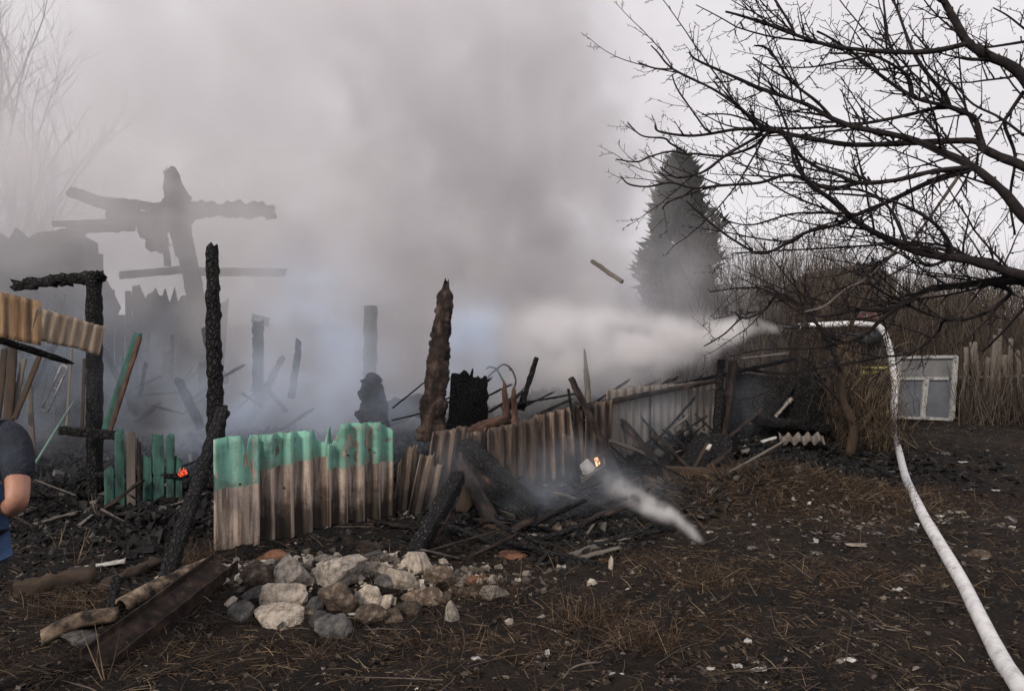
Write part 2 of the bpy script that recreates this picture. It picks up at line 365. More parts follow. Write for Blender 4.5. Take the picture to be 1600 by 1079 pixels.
fence = thing('corrugated_fence', 'corrugated fence with turquoise upper band and sooty lower half, right behind the stone pile', 'fence', (-1.6, 5.75, -.05))
d0, d1, d2, d3 = fx(325), fx(393), fx(512), fx(607)
parts = []
s = sheet('sheet', fpt(d0, .03, -.02), FD, UPV + FN * .04, d1 - d0, .86, M['slate_green'], jag(lambda u: .845, .012, 14, 1), None, .011, .155, bot=None) if False else None
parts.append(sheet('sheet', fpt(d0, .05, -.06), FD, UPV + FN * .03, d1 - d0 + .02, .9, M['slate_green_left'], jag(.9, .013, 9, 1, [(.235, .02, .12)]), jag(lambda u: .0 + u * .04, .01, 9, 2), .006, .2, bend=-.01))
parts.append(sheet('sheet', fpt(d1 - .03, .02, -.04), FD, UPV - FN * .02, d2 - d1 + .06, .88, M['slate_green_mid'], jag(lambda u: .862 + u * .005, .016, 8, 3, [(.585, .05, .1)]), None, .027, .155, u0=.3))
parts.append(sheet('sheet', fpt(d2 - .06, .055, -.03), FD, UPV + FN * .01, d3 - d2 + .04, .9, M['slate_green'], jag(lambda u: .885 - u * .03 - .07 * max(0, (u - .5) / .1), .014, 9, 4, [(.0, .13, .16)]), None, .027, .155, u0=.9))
for k, p in enumerate(parts): p['label'] = ['narrow flat sheet with a crack in its turquoise paint', 'wide sheet streaked with rust and soot', 'raised sheet with a burnt notch in its top corner'][k]
adopt(fence, *parts)
for dd, zz in ((d0 + .18, .5), (d1 + .2, .42), (d2 - .12, .3), (d3 - .25, .62), (d2 + .12, .6)):
    mb = MB(); c = fpt(dd, .085, zz); mb.tube([c, c + FN * .012], [.009, .007], 6); adopt(fence, mb.build('nail', M['rust']))

# burnt middle run
f2 = thing('corrugated_fence', 'sooty brown unpainted corrugated fence behind the leaning beams, orange rail on top', 'fence', tuple(fpt(3.2)))
parts = []; cur = fx(668); lim = fx(944); k = 0
rt = random.Random(3)
while cur < lim:
    wd = min(rt.uniform(.62, .78), lim - cur); zt = .60 + .09 * (cur - 2.0)
    zz = lambda u, zt=zt: zt + .02 + .085 * u
    parts.append(sheet('sheet', fpt(cur, .03 * (k % 2), -.03), FD, UPV + FN * rt.uniform(-.05, .04), wd + .05, .75, M['slate_burnt'], jag(zz, .025, 9, 20 + k), None, .024, .155, u0=cur))
    cur += wd; k += 1
adopt(f2, *parts)

def beam(name, a, b, w_, h_, m, ragged=.1, seg=None, taper=1.0, tip=0.0, roll=0.0, smooth=True, sides=12, parent=None, sag=0.0, splint=.0, curve=None):
    """a squared timber, worn round, with burnt uneven faces and ragged ends"""
    a = Vector(a); b = Vector(b); L = (b - a).length; seg = seg or max(6, min(90, int(L / (.28 * max(w_, .03)))))
    d = (b - a).normalized(); up = Vector((0, 0, 1)) if abs(d.z) < .9 else Vector((0, 1, 0))
    sx = d.cross(up).normalized(); sy = sx.cross(d).normalized()
    q = Matrix.Rotation(roll, 3, d); sx = q @ sx; sy = q @ sy
    vs = []; sd = R.random() * 100; n = sides
    for i in range(seg + 1):
        u = i / seg; sc = 1 + (taper - 1) * u
        if tip and u > 1 - tip: sc *= 1 - .75 * ((u - 1 + tip) / tip) ** 1.6
        for k in range(n):
            an = 2 * math.pi * (k + .5) / n; cx, cy = math.cos(an), math.sin(an)
            e = max(abs(cx), abs(cy)) ** .75
            r = (1 + ragged * 2.2 * noise.noise(Vector((cx * 1.3 + sd, cy * 1.3, u * L * 7))) + ragged * noise.noise(Vector((cx * 3 + sd, cy * 3, u * L * 25))) + (ragged * .9 * (noise.cell(Vector((cx * 2.2 + sd, cy * 2.2, u * L * 22))) - .5) if ragged >= .07 else 0)) * sc / e
            off = 0
            if i == seg: off = splint * (noise.noise(Vector((cx * 2, cy * 2, sd))) + .2) * 1.6
            if i == 0: off = -splint * .5 * (noise.noise(Vector((cx * 2, cy * 2, sd + 9))))
            p = a + d * (L * u + off) + sx * (cx * w_ / 2 * r) + sy * (cy * h_ / 2 * r)
            p.z -= sag * 4 * u * (1 - u)
            if curve: p += Vector(curve) * 4 * u * (1 - u)
            vs.append(p)
    fs = [tuple(range(n - 1, -1, -1)), tuple(seg * n + k for k in range(n))]
    for i in range(seg):
        for k in range(n): fs.append((i * n + k, i * n + (k + 1) % n, (i + 1) * n + (k + 1) % n, (i + 1) * n + k))
    # local frame along the beam so that the texture runs with the grain
    Mw = Matrix((sx, sy, d)).transposed().to_4x4(); Mw.translation = a; Mi = Mw.inverted()
    o = mesh(name, [Mi @ v for v in vs], fs, m, None, smooth); o.matrix_world = Mw
    if parent is not None:
        o.parent = parent; o.matrix_parent_inverse = Matrix.Translation(-Vector(parent.location))
    return o
CH, CB, CR, CF, OW, BW = M['char'], M['char_brown'], M['char_red'], M['char_fine'], M['oldwood'], M['brownwood']
def pb(name, x0, y0, Y0, x1, y1, Y1, wpx, m, label=None, cat=None, hf=1.0, group=None, **k):
    """beam between two sighted points; wpx its width in photograph pixels"""
    w_ = PX(wpx, (Y0 + Y1) / 2)
    Y0 = min(Y0, G(x0, y0, w_ * hf * .3).y); Y1 = min(Y1, G(x1, y1, w_ * hf * .3).y)      # nothing starts under the soil
    o = beam(name, P(x0, y0, Y0), P(x1, y1, Y1), w_, w_ * hf, m, **k)
    if label: tag(o, label, cat, group)
    return o
adopt(f2, beam('top_rail', P(688, 690, 6.85), P(790, 655, 7.35), .1, .1, CR, .12, splint=.05))

# leaning broken sheets between the two fence runs
lean = [(612, 806, 6.2, 620, 690, 6.3, .20, .015, 'first dark torn sheet leaning right beside the turquoise fence'),
        (632, 808, 6.15, 652, 700, 6.35, .26, -.05, 'pale edged torn corrugated sheet leaning between the two fence runs')]
for k, (x0, y0, Y0, x1, y1, Y1, wd, ph, lab) in enumerate(lean):
    a, b_ = P(x0, y0, Y0), P(x1, y1, Y1)
    o = sheet('corrugated_sheet', a - Vector((0, 0, .05)), FD + Vector((.1 * k, -.1, 0)), b_ - a, wd, (b_ - a).length + .05, M['slate_leaning'],
              jag((b_ - a).length, .05, 12, 40 + k, [(.02 + .2 * k, .06, .12)]), jag(0, .02, 8, 44 + k), .024, .12, bend=.03)
    tag(o, lab, 'metal sheet' if 0 else 'roofing sheet')
a = P(655, 800, 6.3)
o = sheet('corrugated_sheet', a, FD, Vector((.12, .25, 1)), .42, .72, M['slate_burnt'], jag(lambda u: .68 + .05 * u, .04, 12, 50), None, .026, .13); tag(o, 'sooty corrugated sheet standing behind the leaning charred timbers', 'roofing sheet')
# far pale run
f3 = thing('corrugated_fence', 'far pale dusty end of the corrugated fence behind thin smoke and the leaning poles', 'fence', tuple(fpt(5.8)))
cur, lim, k = fx(950), fx(1152), 0; parts = []
while cur < lim:
    wd = min(.82, lim - cur)
    parts.append(sheet('sheet', fpt(cur, .03 * (k % 2) - .02, -.03), FD, UPV + FN * rt.uniform(-.03, .03), wd + .04, .95, M['slate_pale'], jag(lambda u: .93, .02, 6, 70 + k), None, .011, .155, u0=cur)); cur += wd; k += 1
adopt(f3, *parts)
o = sheet('corrugated_sheet', P(882, 752, 7.75), FD, Vector((-.06, -.02, 1)), .2, .5, M['slate_leaning'], jag(lambda u: .5 - .3 * u, .03, 10, 80), jag(0, .02, 8, 81), .004, .155)
tag(o, 'flat tan broken board propped on the brown fence beside the burning stool', 'board')

# green plank fence on the left
gf = thing('plank_fence', 'burnt off plank fence with flaking turquoise paint at the left of the smoke', 'fence', (-3.6, 6.45, 0))
bd = [(163, 180, 735, 812, 'greenwood'), (180, 196, 678, 815, 'greenwood'), (196, 213, 680, 815, 'oldwood'), (213, 221, 690, 818, 'char_brown'), (221, 238, 716, 820, 'greenwood'), (238, 258, 684, 822, 'greenwood'), (258, 272, 686, 824, 'greenwood'), (272, 286, 716, 826, 'greenwood')]
for k, (x0, x1, yt, yb, mm) in enumerate(bd):
    Yb = 6.45 + .02 * k; w_ = PX(x1 - x0 - 1.5, Yb); a = P((x0 + x1) / 2, yb, Yb); b_ = P((x0 + x1) / 2 + R.uniform(-2, 2), yt, Yb + .03)
    a.z = min(a.z, H(a.x, a.y) + .0) - .02
    o = beam('plank', a, b_, w_, .022, M[mm], .05, seg=14, splint=.06, sides=8, smooth=False); adopt(gf, o)
    if k == 2: o['label'] = 'plank with bare pale wood'
adopt(gf, beam('cross_rail', P(150, 742, 6.6), P(292, 742, 6.6), .08, .05, CH, .15))
pb('cinder_block_strip', 258, 812, 6.25, 300, 818, 6.1, 30, M['stone_grey'], 'pale grey slab standing on edge under the plank fence', 'slab', hf=.4, ragged=.06, sides=4, smooth=False)

# ------------------------------------------------------------------ posts and timbers
pb('charred_post', 340, 760, 5.75, 331, 388, 5.9, 25, CH, 'tall thin jet black charred post standing behind the left end of the turquoise fence', 'post', ragged=.11, splint=.05, seg=80, taper=.66)
pb('charred_splinter', 329, 402, 5.9, 333, 384, 5.9, 7, CH, 'tiny splinter sticking up from the top of the tall thin charred post', 'splinter', ragged=.1)
pb('charred_pole', 348, 640, 5.75, 250, 935, 4.75, 21, CH, 'slanting charred pole from the tall post down to the rusty beam', 'pole', ragged=.12, taper=.9, splint=.05)
pb('charred_post', 672, 690, 7.0, 697, 449, 7.1, 43, CB, 'thick brown burnt log post tapering to a rounded top, standing on the rail', 'post', hf=.9, ragged=.17, tip=.05, seg=90, sides=20, taper=.55, splint=.1)
fr = thing('door_frame', 'charred door frame post with ragged lintel reaching left over the tan roofing sheet', 'frame', tuple(P(148, 790, 6.9)))
adopt(fr, beam('post', P(148, 800, 6.9), P(147, 428, 6.9), .115, .12, CH, .07, seg=50), beam('lintel', P(160, 430, 6.85), P(30, 446, 7.2), .1, .1, CH, .28, seg=34, splint=.08))
pb('charred_beam', 95, 672, 6.6, 186, 680, 6.6, 14, CH, 'short level charred beam nailed across the door frame post', 'beam', ragged=.1)
pb('leaning_plank', 165, 672, 6.7, 216, 520, 6.9, 13, M['greenwood'], 'plank leaning beside the door frame, one edge faded green', 'plank', hf=.3, ragged=.05)
pb('leaning_plank', 172, 674, 6.65, 219, 526, 6.85, 7, CR, 'reddish strip of wood leaning against the faded green plank', 'plank', hf=.5, ragged=.08)
o = pb('curved_lath', 40, 748, 5.9, 118, 622, 6.1, 9, M['palegreen'], 'curved pale green lath sticking up beside the man', 'lath', hf=.4, ragged=.04, curve=(-.0, 0, -.0), tip=.3); 
pb('charred_beam', -60, 512, 5.6, 115, 568, 6.2, 11, CH, 'thin charred batten hanging under the tan roofing sheet', 'batten', ragged=.1, tip=.2)
lf = thing('ladder_frame', 'small white rectangular frame with two openings leaning in the ruin', 'frame', tuple(P(70, 640, 7.2)))
for a, b_ in (((97, 570), (65, 638)), ((106, 574), (74, 644)), ((97, 570), (106, 574)), ((65, 638), (74, 644)), ((81, 604), (91, 609))):
    adopt(lf, beam('bar', P(*a, 7.2), P(*b_, 7.2), .016, .02, M['whitepaint'], .03, seg=4))
old = [(20, 540, 10, 690, 15, 'grey'), (38, 560, 2, 720, 9, 'thin grey'), (62, 556, 22, 640, 10, 'crooked'), (45, 600, 52, 690, 8, 'short'), (8, 545, -12, 700, 12, 'broad'), (112, 545, 104, 650, 4, 'slender pale'), (132, 560, 128, 660, 5, 'slender upright')]
for k, (x1, y1, x0, y0, wp, nm) in enumerate(old):
    pb('leaning_board', x0, y0 + 15, 6.7, x1, y1, 7.0, wp, M['oldwood'] if k % 2 else BW, f'{nm} scorched board leaning under the tan roofing, {["nearest the long batten", "left of the white frame", "crossing the others", "standing low on the rubble", "at the very edge of the picture", "just right of the white frame", "close to the door frame post"][k]}', 'board', hf=.3, ragged=.06)

# tan roofing sheets hanging at the left
def hang(c0, c1, c2, Y0, Y1, m, lab, per, seed):
    a, b_, c = P(*c0, Y0), P(*c1, Y1), P(*c2, Y0); wd = (b_ - a).length
    o = sheet('corrugated_sheet', a, b_ - a, c - a, wd, (c - a).length, m, jag((c - a).length, .012, 9, seed), jag(0, .012, 11, seed + 1), .0045, per, rows=8); tag(o, lab, 'roofing sheet')
    return o
hang((-130, 500), (64, 540), (-130, 425), 5.3, 5.75, M['slate_orange'], 'orange tan corrugated sheet hanging at the left edge of the picture', .075, 90)
hang((46, 527), (155, 555), (56, 479), 5.72, 6.05, M['slate_tan'], 'pale tan corrugated sheet hanging beside the door frame post', .075, 92)
pb('charred_batten', -130, 420, 5.35, 62, 480, 5.8, 8, CH, 'burnt batten along the top of the orange tan sheet', 'batten', ragged=.2)

# ------------------------------------------------------------------ ruined house at the back left
hs = thing('burnt_house', 'smoke veiled ruin of a wooden house with board wall and broken rafters', 'house', tuple(P(120, 650, 11)))
xk = -30; kk = 0
while xk < 212:
    wp = R.uniform(11, 17); top = 396 - .16 * xk + R.uniform(-14, 12) + max(0, xk - 120) * 1.1 + (R.uniform(0, 60) if xk > 120 else 0); YY = 11 + R.uniform(-.03, .03)
    a = P(xk + wp / 2, 678, YY); a.z = 0; b_ = P(xk + wp / 2 + R.uniform(-2, 2), top, YY)
    adopt(hs, beam('board', a, b_, PX(wp - 1.3, 11), .03, CH, .07, seg=10, smooth=False)); xk += wp; kk += 1
adopt(hs, beam('inner_wall', P(-80, 520, 11.5), P(138, 520, 11.5), .12, 3.0, CH, .06, seg=20, splint=.3), beam('inner_wall', P(205, 565, 11.4), P(345, 580, 11.2), .15, 2.1, CH, .12, seg=24))
HB = [('eave_beam', -80, 415, 11, 120, 362, 11, 20, .12), ('rafter', 112, 300, 11.3, 240, 345, 11, 18, .1), ('roof_board', 60, 368, 11, 130, 362, 11, 9, .1), ('roof_board', 84, 350, 11, 190, 346, 11, 9, .1), ('roof_board', 110, 356, 10.9, 200, 352, 10.9, 18, .1),
      ('roof_board', 170, 315, 11.1, 232, 322, 11, 14, .15), ('roof_board', 175, 335, 11.2, 240, 345, 11, 26, .15), ('ridge_post', 272, 350, 11, 269, 270, 11, 21, .09), ('collar_beam', 218, 352, 11, 292, 300, 11, 24, .15), ('collar_beam', 222, 362, 11.1, 300, 330, 11, 26, .2),
      ('tie_beam', 285, 326, 11, 424, 330, 11.4, 22, .35), ('leaning_rafter', 322, 545, 10.8, 280, 335, 11, 22, .06), ('brace', 262, 415, 11, 254, 350, 11, 9, .1), ('brace', 284, 400, 11.1, 268, 340, 11, 14, .1), ('cross_beam', 292, 424, 10.9, 442, 426, 11.2, 13, .08), ('rafter', 225, 352, 11.1, 250, 385, 11, 24, .2),
      ('wall_plate', 190, 430, 11.05, 300, 420, 11.05, 12, .1)]
for nm, x0, y0, Y0, x1, y1, Y1, wp, rg in HB: adopt(hs, pb(nm, x0, y0, Y0, x1, y1, Y1, wp, CH, ragged=rg, splint=.08))
hw = pb('lean_to_wall', 200, 600, 10.4, 330, 590, 10.2, 110, CH, 'dark collapsed heap of boards glimpsed in smoke under the leaning rafter', 'heap', hf=.25, ragged=.22, seg=14)
for k, (x, y0, y1, wp, lab) in enumerate([(232, 600, 520, 6, 'short pointed stub rising from the smoke veiled heap'), (269, 570, 523, 4, 'thin stub beside the leaning rafter'), (404, 640, 500, 14, 'dim upright post with a small flat cap in thick smoke'), (578, 600, 478, 20, 'barely visible broad post in the thickest smoke')]):
    o = pb('charred_stub' if k < 2 else 'charred_post', x, y0, 9.6, x + R.uniform(-3, 3), y1, 9.7, wp, CH, lab, 'post', ragged=.1, tip=.3 if k == 0 else 0)
    if k == 2:
        cp = beam('cap', P(394, 497, 9.65), P(420, 503, 9.6), .03, .12, CH, .05)
        bpy.context.view_layer.update(); cp.parent = o; cp.matrix_parent_inverse = o.matrix_world.inverted()

pb('hanging_stick', 925, 408, 9.9, 972, 440, 9.35, 6, OW, 'piece of batten poking down out of the white smoke left of the conifer', 'stick', ragged=.1)

# ------------------------------------------------------------------ burnt stuff behind the fence
pb('charred_stump', 575, 690, 7.6, 582, 582, 7.8, 34, CH, 'blue black burnt stump with a rounded top behind the turquoise fence', 'stump', ragged=.25, tip=.15, seg=20)
pb('charred_stump', 598, 690, 7.55, 592, 618, 7.7, 22, CH, 'lower jagged lump joined beside the blue black stump', 'stump', ragged=.3, seg=14)
pb('charred_log', 590, 648, 8.3, 672, 630, 8.6, 38, CB, 'round burnt log end lying behind the fence left of the thick post', 'log', ragged=.2, sides=12)
# charred panel behind thick post
def slab(name, pts, Y, th, m, label, cat, rag=6):
    n = []
    for i in range(len(pts)):
        a, b_ = pts[i], pts[(i + 1) % len(pts)]
        for k in range(5):
            u = k / 5; j = 0 if k == 0 else rag * .45
            n.append((a[0] + (b_[0] - a[0]) * u + R.uniform(-j, j), a[1] + (b_[1] - a[1]) * u + R.uniform(-j, j)))
    xb, yb = max(pts, key=lambda q: q[1]); sh = min(0, G(xb, yb, -.02).y - Y(xb, yb)); YY = lambda x, y: Y(x, y) + sh
    fr_ = [P(x, y, YY(x, y)) for x, y in n]; bk = [p + Vector((0, th, 0)) for p in fr_]; N_ = len(n)
    cx = sum(x for x, y in n) / N_; cy = sum(y for x, y in n) / N_
    fr_.append(P(cx, cy, YY(cx, cy)) - Vector((0, .01, 0))); bk.append(P(cx, cy, YY(cx, cy)) + Vector((0, th, 0)))
    o0 = fr_[0].copy()
    fs = [(i, N_, (i + 1) % N_) for i in range(N_)] + [(N_ + 1 + (i + 1) % N_, N_ + 1 + N_, N_ + 1 + i) for i in range(N_)] + [(i, (i + 1) % N_, N_ + 1 + (i + 1) % N_, N_ + 1 + i) for i in range(N_)]
    o = mesh(name, [v - o0 for v in fr_ + bk], fs, m); o.location = o0
    return tag(o, label, cat)
slab('burnt_board', [(694, 690), (704, 588), (724, 578), (742, 590), (760, 588), (763, 640), (752, 690)], lambda x, y: 7.25 + (x - 700) * .008, .05, CH, 'jagged black panel standing against the right of the thick brown post', 'panel')
pb('charred_stick', 736, 590, 7.5, 739, 575, 7.5, 5, CH, 'tiny spike on top of the jagged black panel', 'stick', tip=.6)
pb('splintered_stub', 793, 662, 7.5, 787, 594, 7.55, 12, CR, 'orange brown split stub with a sharp tip standing on the rail', 'post', ragged=.2, tip=.7, seg=20)
pb('splintered_stub', 804, 660, 7.5, 803, 604, 7.55, 10, CR, 'short blunt orange brown stub right of the split one', 'post', ragged=.2, tip=.4, seg=16)
pb('charred_stick', 813, 640, 7.8, 838, 558, 7.9, 11, CH, 'black charred stick tilted right, standing behind the brown fence', 'stick', ragged=.25, taper=.7, seg=24)
pb('thin_pole', 921, 640, 8.3, 913, 545, 8.3, 9, OW, 'thin pale pointed pole upright where the brown fence ends', 'pole', ragged=.1, tip=.6)
bf = thing('bed_frame', 'bent metal bed end of thin loops sticking out of the burnt heap', 'bed frame', tuple(P(790, 620, 8.2)))
for pts in ([(800, 612), (806, 596), (800, 578), (788, 569), (778, 575), (768, 583), (760, 592)], [(776, 576), (786, 594), (792, 604)], [(760, 576), (766, 573), (776, 576)], [(796, 578), (800, 576)]):
    m_ = MB(); m_.tube(smoothpts([P(x, y, 8.2) for x, y in pts], 4), .011, 6); adopt(bf, m_.build('rod', M['darkmetal'], smooth=True))
pb('charred_rail', 905, 636, 8.0, 1122, 594, 9.7, 9, CB, 'long thin rail along the fence top from the crossed sticks to the black post', 'rail', ragged=.12, hf=.8)
pb('charred_rail', 1040, 606, 9.6, 1240, 560, 10.6, 7, CH, 'thin dark rail sloping up right from the black post', 'rail', ragged=.12)
pb('leaning_pole', 972, 752, 7.55, 892, 590, 7.9, 9, CB, 'thin pole leaning left against the fence beside the little burning stool', 'pole', ragged=.1)
pb('leaning_pole', 1028, 722, 8.4, 948, 630, 8.6, 16, CB, 'thick half burnt pole leaning on the pale fence', 'pole', ragged=.1, hf=.6)
pb('leaning_pole', 1020, 712, 8.5, 952, 688, 8.2, 6, OW, 'thin grey stick lying low between the two leaning poles', 'stick', ragged=.06)
pb('leaning_pole', 912, 768, 7.6, 888, 608, 8.0, 4, CH, 'wire thin dark rod hanging down in front of the brown fence', 'rod', ragged=.05)
pb('leaning_pole', 1086, 684, 9.3, 1046, 610, 9.4, 4, CH, 'wire thin stick leaning before the pale fence', 'stick', ragged=.05)
pb('charred_post', 1118, 700, 9.2, 1127, 562, 9.3, 12, CH, 'slim jet black post standing upright at the right end of the fence', 'post', ragged=.08)
pb('charred_post', 1126, 700, 9.4, 1146, 566, 9.6, 14, CB, 'brownish post leaning right just behind the slim black post', 'post', ragged=.1)
slab('charred_stump', [(1058, 738), (1078, 700), (1092, 680), (1112, 684), (1116, 740)], lambda x, y: 7.9 + (738 - y) * .006, .12, CH, 'left black stump of the pair under the slim post, with a slanting side', 'stump')
slab('charred_stump', [(1108, 742), (1110, 690), (1122, 680), (1142, 682), (1150, 742)], lambda x, y: 7.9 + (738 - y) * .006, .2, CH, 'right squarish black stump of the pair under the slim post', 'stump')
pb('leaning_plank', 1082, 735, 7.75, 1106, 692, 7.85, 8, BW, 'brown slat slanting across the gap between the two black stumps', 'slat', hf=.3)
pb('white_scrap', 1104, 702, 7.7, 1110, 694, 7.72, 9, M['paper'], 'small white scrap caught on the black stumps', 'scrap', hf=.4, sides=5)
pb('wooden_crate_side', 1042, 738, 7.6, 1112, 742, 7.55, 17, BW, 'low brown board lying at the foot of the black stumps', 'board', hf=1.2, ragged=.05)
pb('charred_beam', 985, 742, 7.7, 1068, 736, 7.8, 12, CH, 'charred beam lying left of the black stumps', 'beam', ragged=.15)
pb('leaning_plank', 1148, 748, 7.2, 1160, 738, 7.3, 14, M['paper'], 'pale chip of board leaning on the soil right of the black stumps', 'chip', hf=.2, sides=5)

# little burning stool
st = thing('small_stool', 'little overturned white seat on thin legs with a bright orange flame inside', 'stool', tuple(G(925, 770)))
def quad(name, pts, Y, th, m, parent):
    v = [P(x, y, Y) for x, y in pts]; v2 = [p + Vector((0, th, 0)) for p in v]; n = len(v)
    o = mesh(name, v + v2, [tuple(range(n)), tuple(range(2 * n - 1, n - 1, -1))] + [(i, i + n, (i + 1) % n + n, (i + 1) % n) for i in range(n)], m); adopt(parent, o); return o
quad('seat_panel', [(906, 727), (918, 716), (931, 730), (922, 742), (911, 741)], 7.3, .03, M['whitepaint'], st)
quad('side_panel', [(928, 712), (941, 710), (946, 716), (944, 726), (932, 731)], 7.36, .03, CB, st)
quad('flame', [(928, 716), (934, 714), (938, 724), (932, 729)], 7.33, .012, M['glow'], st)
for a, b_ in (((908, 742), (913, 768)), ((908, 748), (946, 726)), ((945, 726), (944, 716)), ((910, 752), (930, 737))):
    adopt(st, beam('leg', P(*a, 7.28), P(*b_, 7.3), .012, .012, M['oldwood'], .03, seg=4))
def flame(px, py, Y, h, w_, lab, m='flame'):
    mb = MB()
    for k in range(5):
        a = P(px, py, Y) + Vector((R.uniform(-w_, w_) * .5, R.uniform(-.03, .03), 0)); hh = h * R.uniform(.5, 1)
        pts = [a + Vector((R.uniform(-.01, .01), 0, hh * q)) for q in (0, .3, .6, 1)]; mb.tube(pts, [w_ * .15, w_ * .22, w_ * .12, .001], 6)
    return tag(mb.build('flame', M[m], smooth=True), lab, 'flame')
flame(288, 742, 6.5, .09, .09, 'low red flames behind the slanting pole, right of the plank fence')
flame(306, 800, 6.2, .09, .05, 'small red flame low between the plank fence and the turquoise fence')

# timbers fallen in front of the brown fence
T = [('charred_beam', 645, 870, 5.3, 716, 745, 6.0, 24, CF, 'crusted charred beam leaning up right, its lower end by the stone pile', dict(ragged=.07)),
     ('charred_beam', 655, 872, 5.28, 700, 800, 5.7, 10, CR, 'reddish split edge of timber along the crusted leaning beam', dict(ragged=.1)),
     ('charred_beam', 838, 798, 6.2, 726, 692, 6.7, 34, CF, 'thickest crusted charcoal beam leaning up left against the brown fence', dict(ragged=.08, hf=.6)),
     ('charred_beam', 775, 826, 5.9, 718, 722, 6.5, 24, CB, 'half brown charred beam with a white nick near its top', dict(ragged=.08, hf=.5)),
     ('charred_beam', 930, 884, 5.6, 688, 828, 5.75, 14, CH, 'long dark beam lying nearly flat across the foot of the timber pile', dict(ragged=.1)),
     ('charred_log', 962, 806, 6.5, 826, 782, 6.6, 26, CH, 'heavy black log lying right of the leaning timbers', dict(ragged=.15)),
     ('charred_log', 950, 776, 6.9, 815, 770, 7.0, 14, CH, 'thin black log lying closest to the brown fence', dict(ragged=.15)),
     ('scorched_timber', 812, 842, 5.85, 752, 818, 5.9, 13, BW, 'short tan timber lying in the middle of the timber pile', dict(ragged=.08)),
     ('burnt_stick', 852, 834, 6.0, 810, 843, 5.95, 10, M['paper'], 'whitish ash covered stick beside the tan timber', dict(ragged=.2)),
     ('scorched_plank', 850, 818, 6.2, 780, 796, 6.2, 12, BW, 'dull brown plank lying under the thickest beam', dict(hf=.3)),
     ('charred_beam', 935, 868, 5.7, 880, 820, 6.2, 9, CH, 'thin charred stick crossing the right of the timber pile', {}),
     ('burnt_stick', 906, 852, 5.9, 932, 812, 6.0, 4, OW, 'slender grey stick upright in the thin smoke', {}),
     ('charred_beam', 722, 862, 5.5, 640, 850, 5.6, 9, CH, 'charred batten lying beside the stone pile', {}),
     ('charred_beam', 760, 795, 6.4, 690, 788, 6.5, 20, CH, 'short fat charred piece in the dark hollow under the leaning timbers', dict(ragged=.2)),
     ('charred_beam', 600, 862, 5.4, 540, 845, 5.5, 18, CB, 'burnt chunk with bark, lying at the foot of the turquoise fence', dict(ragged=.2)),
     ('charred_beam', 560, 878, 5.2, 610, 868, 5.2, 10, OW, 'grey flaky stick on top of the stone pile', dict(ragged=.2))]
for nm, x0, y0, Y0, x1, y1, Y1, wp, m, lab, kw in T: pb(nm, x0, y0, Y0, x1, y1, Y1, wp, m, lab, nm.split('_')[1], **kw)
slab('scorched_slab', [(712, 795), (722, 758), (736, 766), (740, 786), (724, 806)], lambda x, y: 6.15, .04, M['brownwood'], 'olive brown flat piece showing between the leaning timbers', 'board', 3)
slab('scorched_slab', [(745, 745), (764, 742), (772, 790), (752, 792)], lambda x, y: 6.5, .03, CR, 'reddish brown board behind the leaning timbers', 'board', 3)
for k, (pts, m, lab) in enumerate([([(862, 826), (874, 815), (880, 834), (868, 842)], 'stone_brown', 'pinkish brown tile shard upright at the right of the timber pile'), ([(876, 822), (888, 813), (902, 818), (890, 826)], 'stone_brown', 'small flat pinkish shard beside the upright one'), ([(888, 836), (898, 826), (902, 846), (893, 848)], 'stone_grey', 'blue grey shard in the thin smoke'), ([(824, 826), (848, 818), (850, 828), (832, 834)], 'stone_brown', 'wide pinkish shard near the ash covered stick')]):
    slab('tile_shard', pts, lambda x, y: 6.0, .02, M[m], lab, 'shard', 2)

rt = random.Random(77)
BIN = {}
def note(o, grp, px, py, dx, dy, wp, dark, zones):
    size = 'long' if math.hypot(dx, dy) > 80 else 'short' if math.hypot(dx, dy) < 50 else 'medium'; thick = 'thick' if wp > 11 else 'thin' if wp < 7 else ''
    a = math.degrees(math.atan2(abs(dy), dx)); tilt = 'lying level' if abs(math.sin(math.radians(a))) < .3 else 'tilted up right' if dx > 0 else 'tilted up left'
    z = min(zones, key=lambda q: abs(q[0] - (px + dx / 2)))[1]
    BIN.setdefault((grp, ' '.join(f'{size} {thick} {dark} board {tilt} {z}'.split())), []).append((px + dx / 2, o))
def settle():
    ordn = ['leftmost', 'second from left', 'third from left', 'fourth from left', 'fifth from left', 'sixth from left', 'seventh from left', 'eighth from left']
    for (grp, lab), L in BIN.items():
        L.sort(key=lambda q: q[0])
        for i, (_, o) in enumerate(L): o['label'] = lab if len(L) == 1 else f'{lab}, {ordn[i] if i < len(L) - 1 or len(L) > 9 else "rightmost"}'
COLN = {}
def tangle(n, x0, x1, y0, y1, L0, L1, w0, w1, label, group, zones, lift=(0, 60), name='charred_board', steep=.5, mats=(CH, CH, CH, CB, OW)):
    for k in range(n):
        px = rt.uniform(x0, x1); py = rt.uniform(y0, y1); g_ = G(px, py, .03); up = rt.uniform(*lift); an = rt.uniform(-steep, steep) + (math.pi if rt.random() < .5 else 0); L = rt.uniform(L0, L1)
        x2, y2 = px + L * math.cos(an), py - abs(L * math.sin(an)) - up * .3; Y2 = g_.y + rt.uniform(-.25, .3)
        wp = rt.uniform(w0, w1); m = mats[k % len(mats)]
        o = pb(name, px, py, g_.y, x2, y2, Y2, wp, m, label, 'board', hf=rt.uniform(.25, .7), ragged=rt.uniform(.1, .25), group=group, splint=.06, sides=8)
        note(o, group, px, py, x2 - px, y2 - py, wp, 'black' if m is CH else 'brown' if m is CB else 'grey', zones)
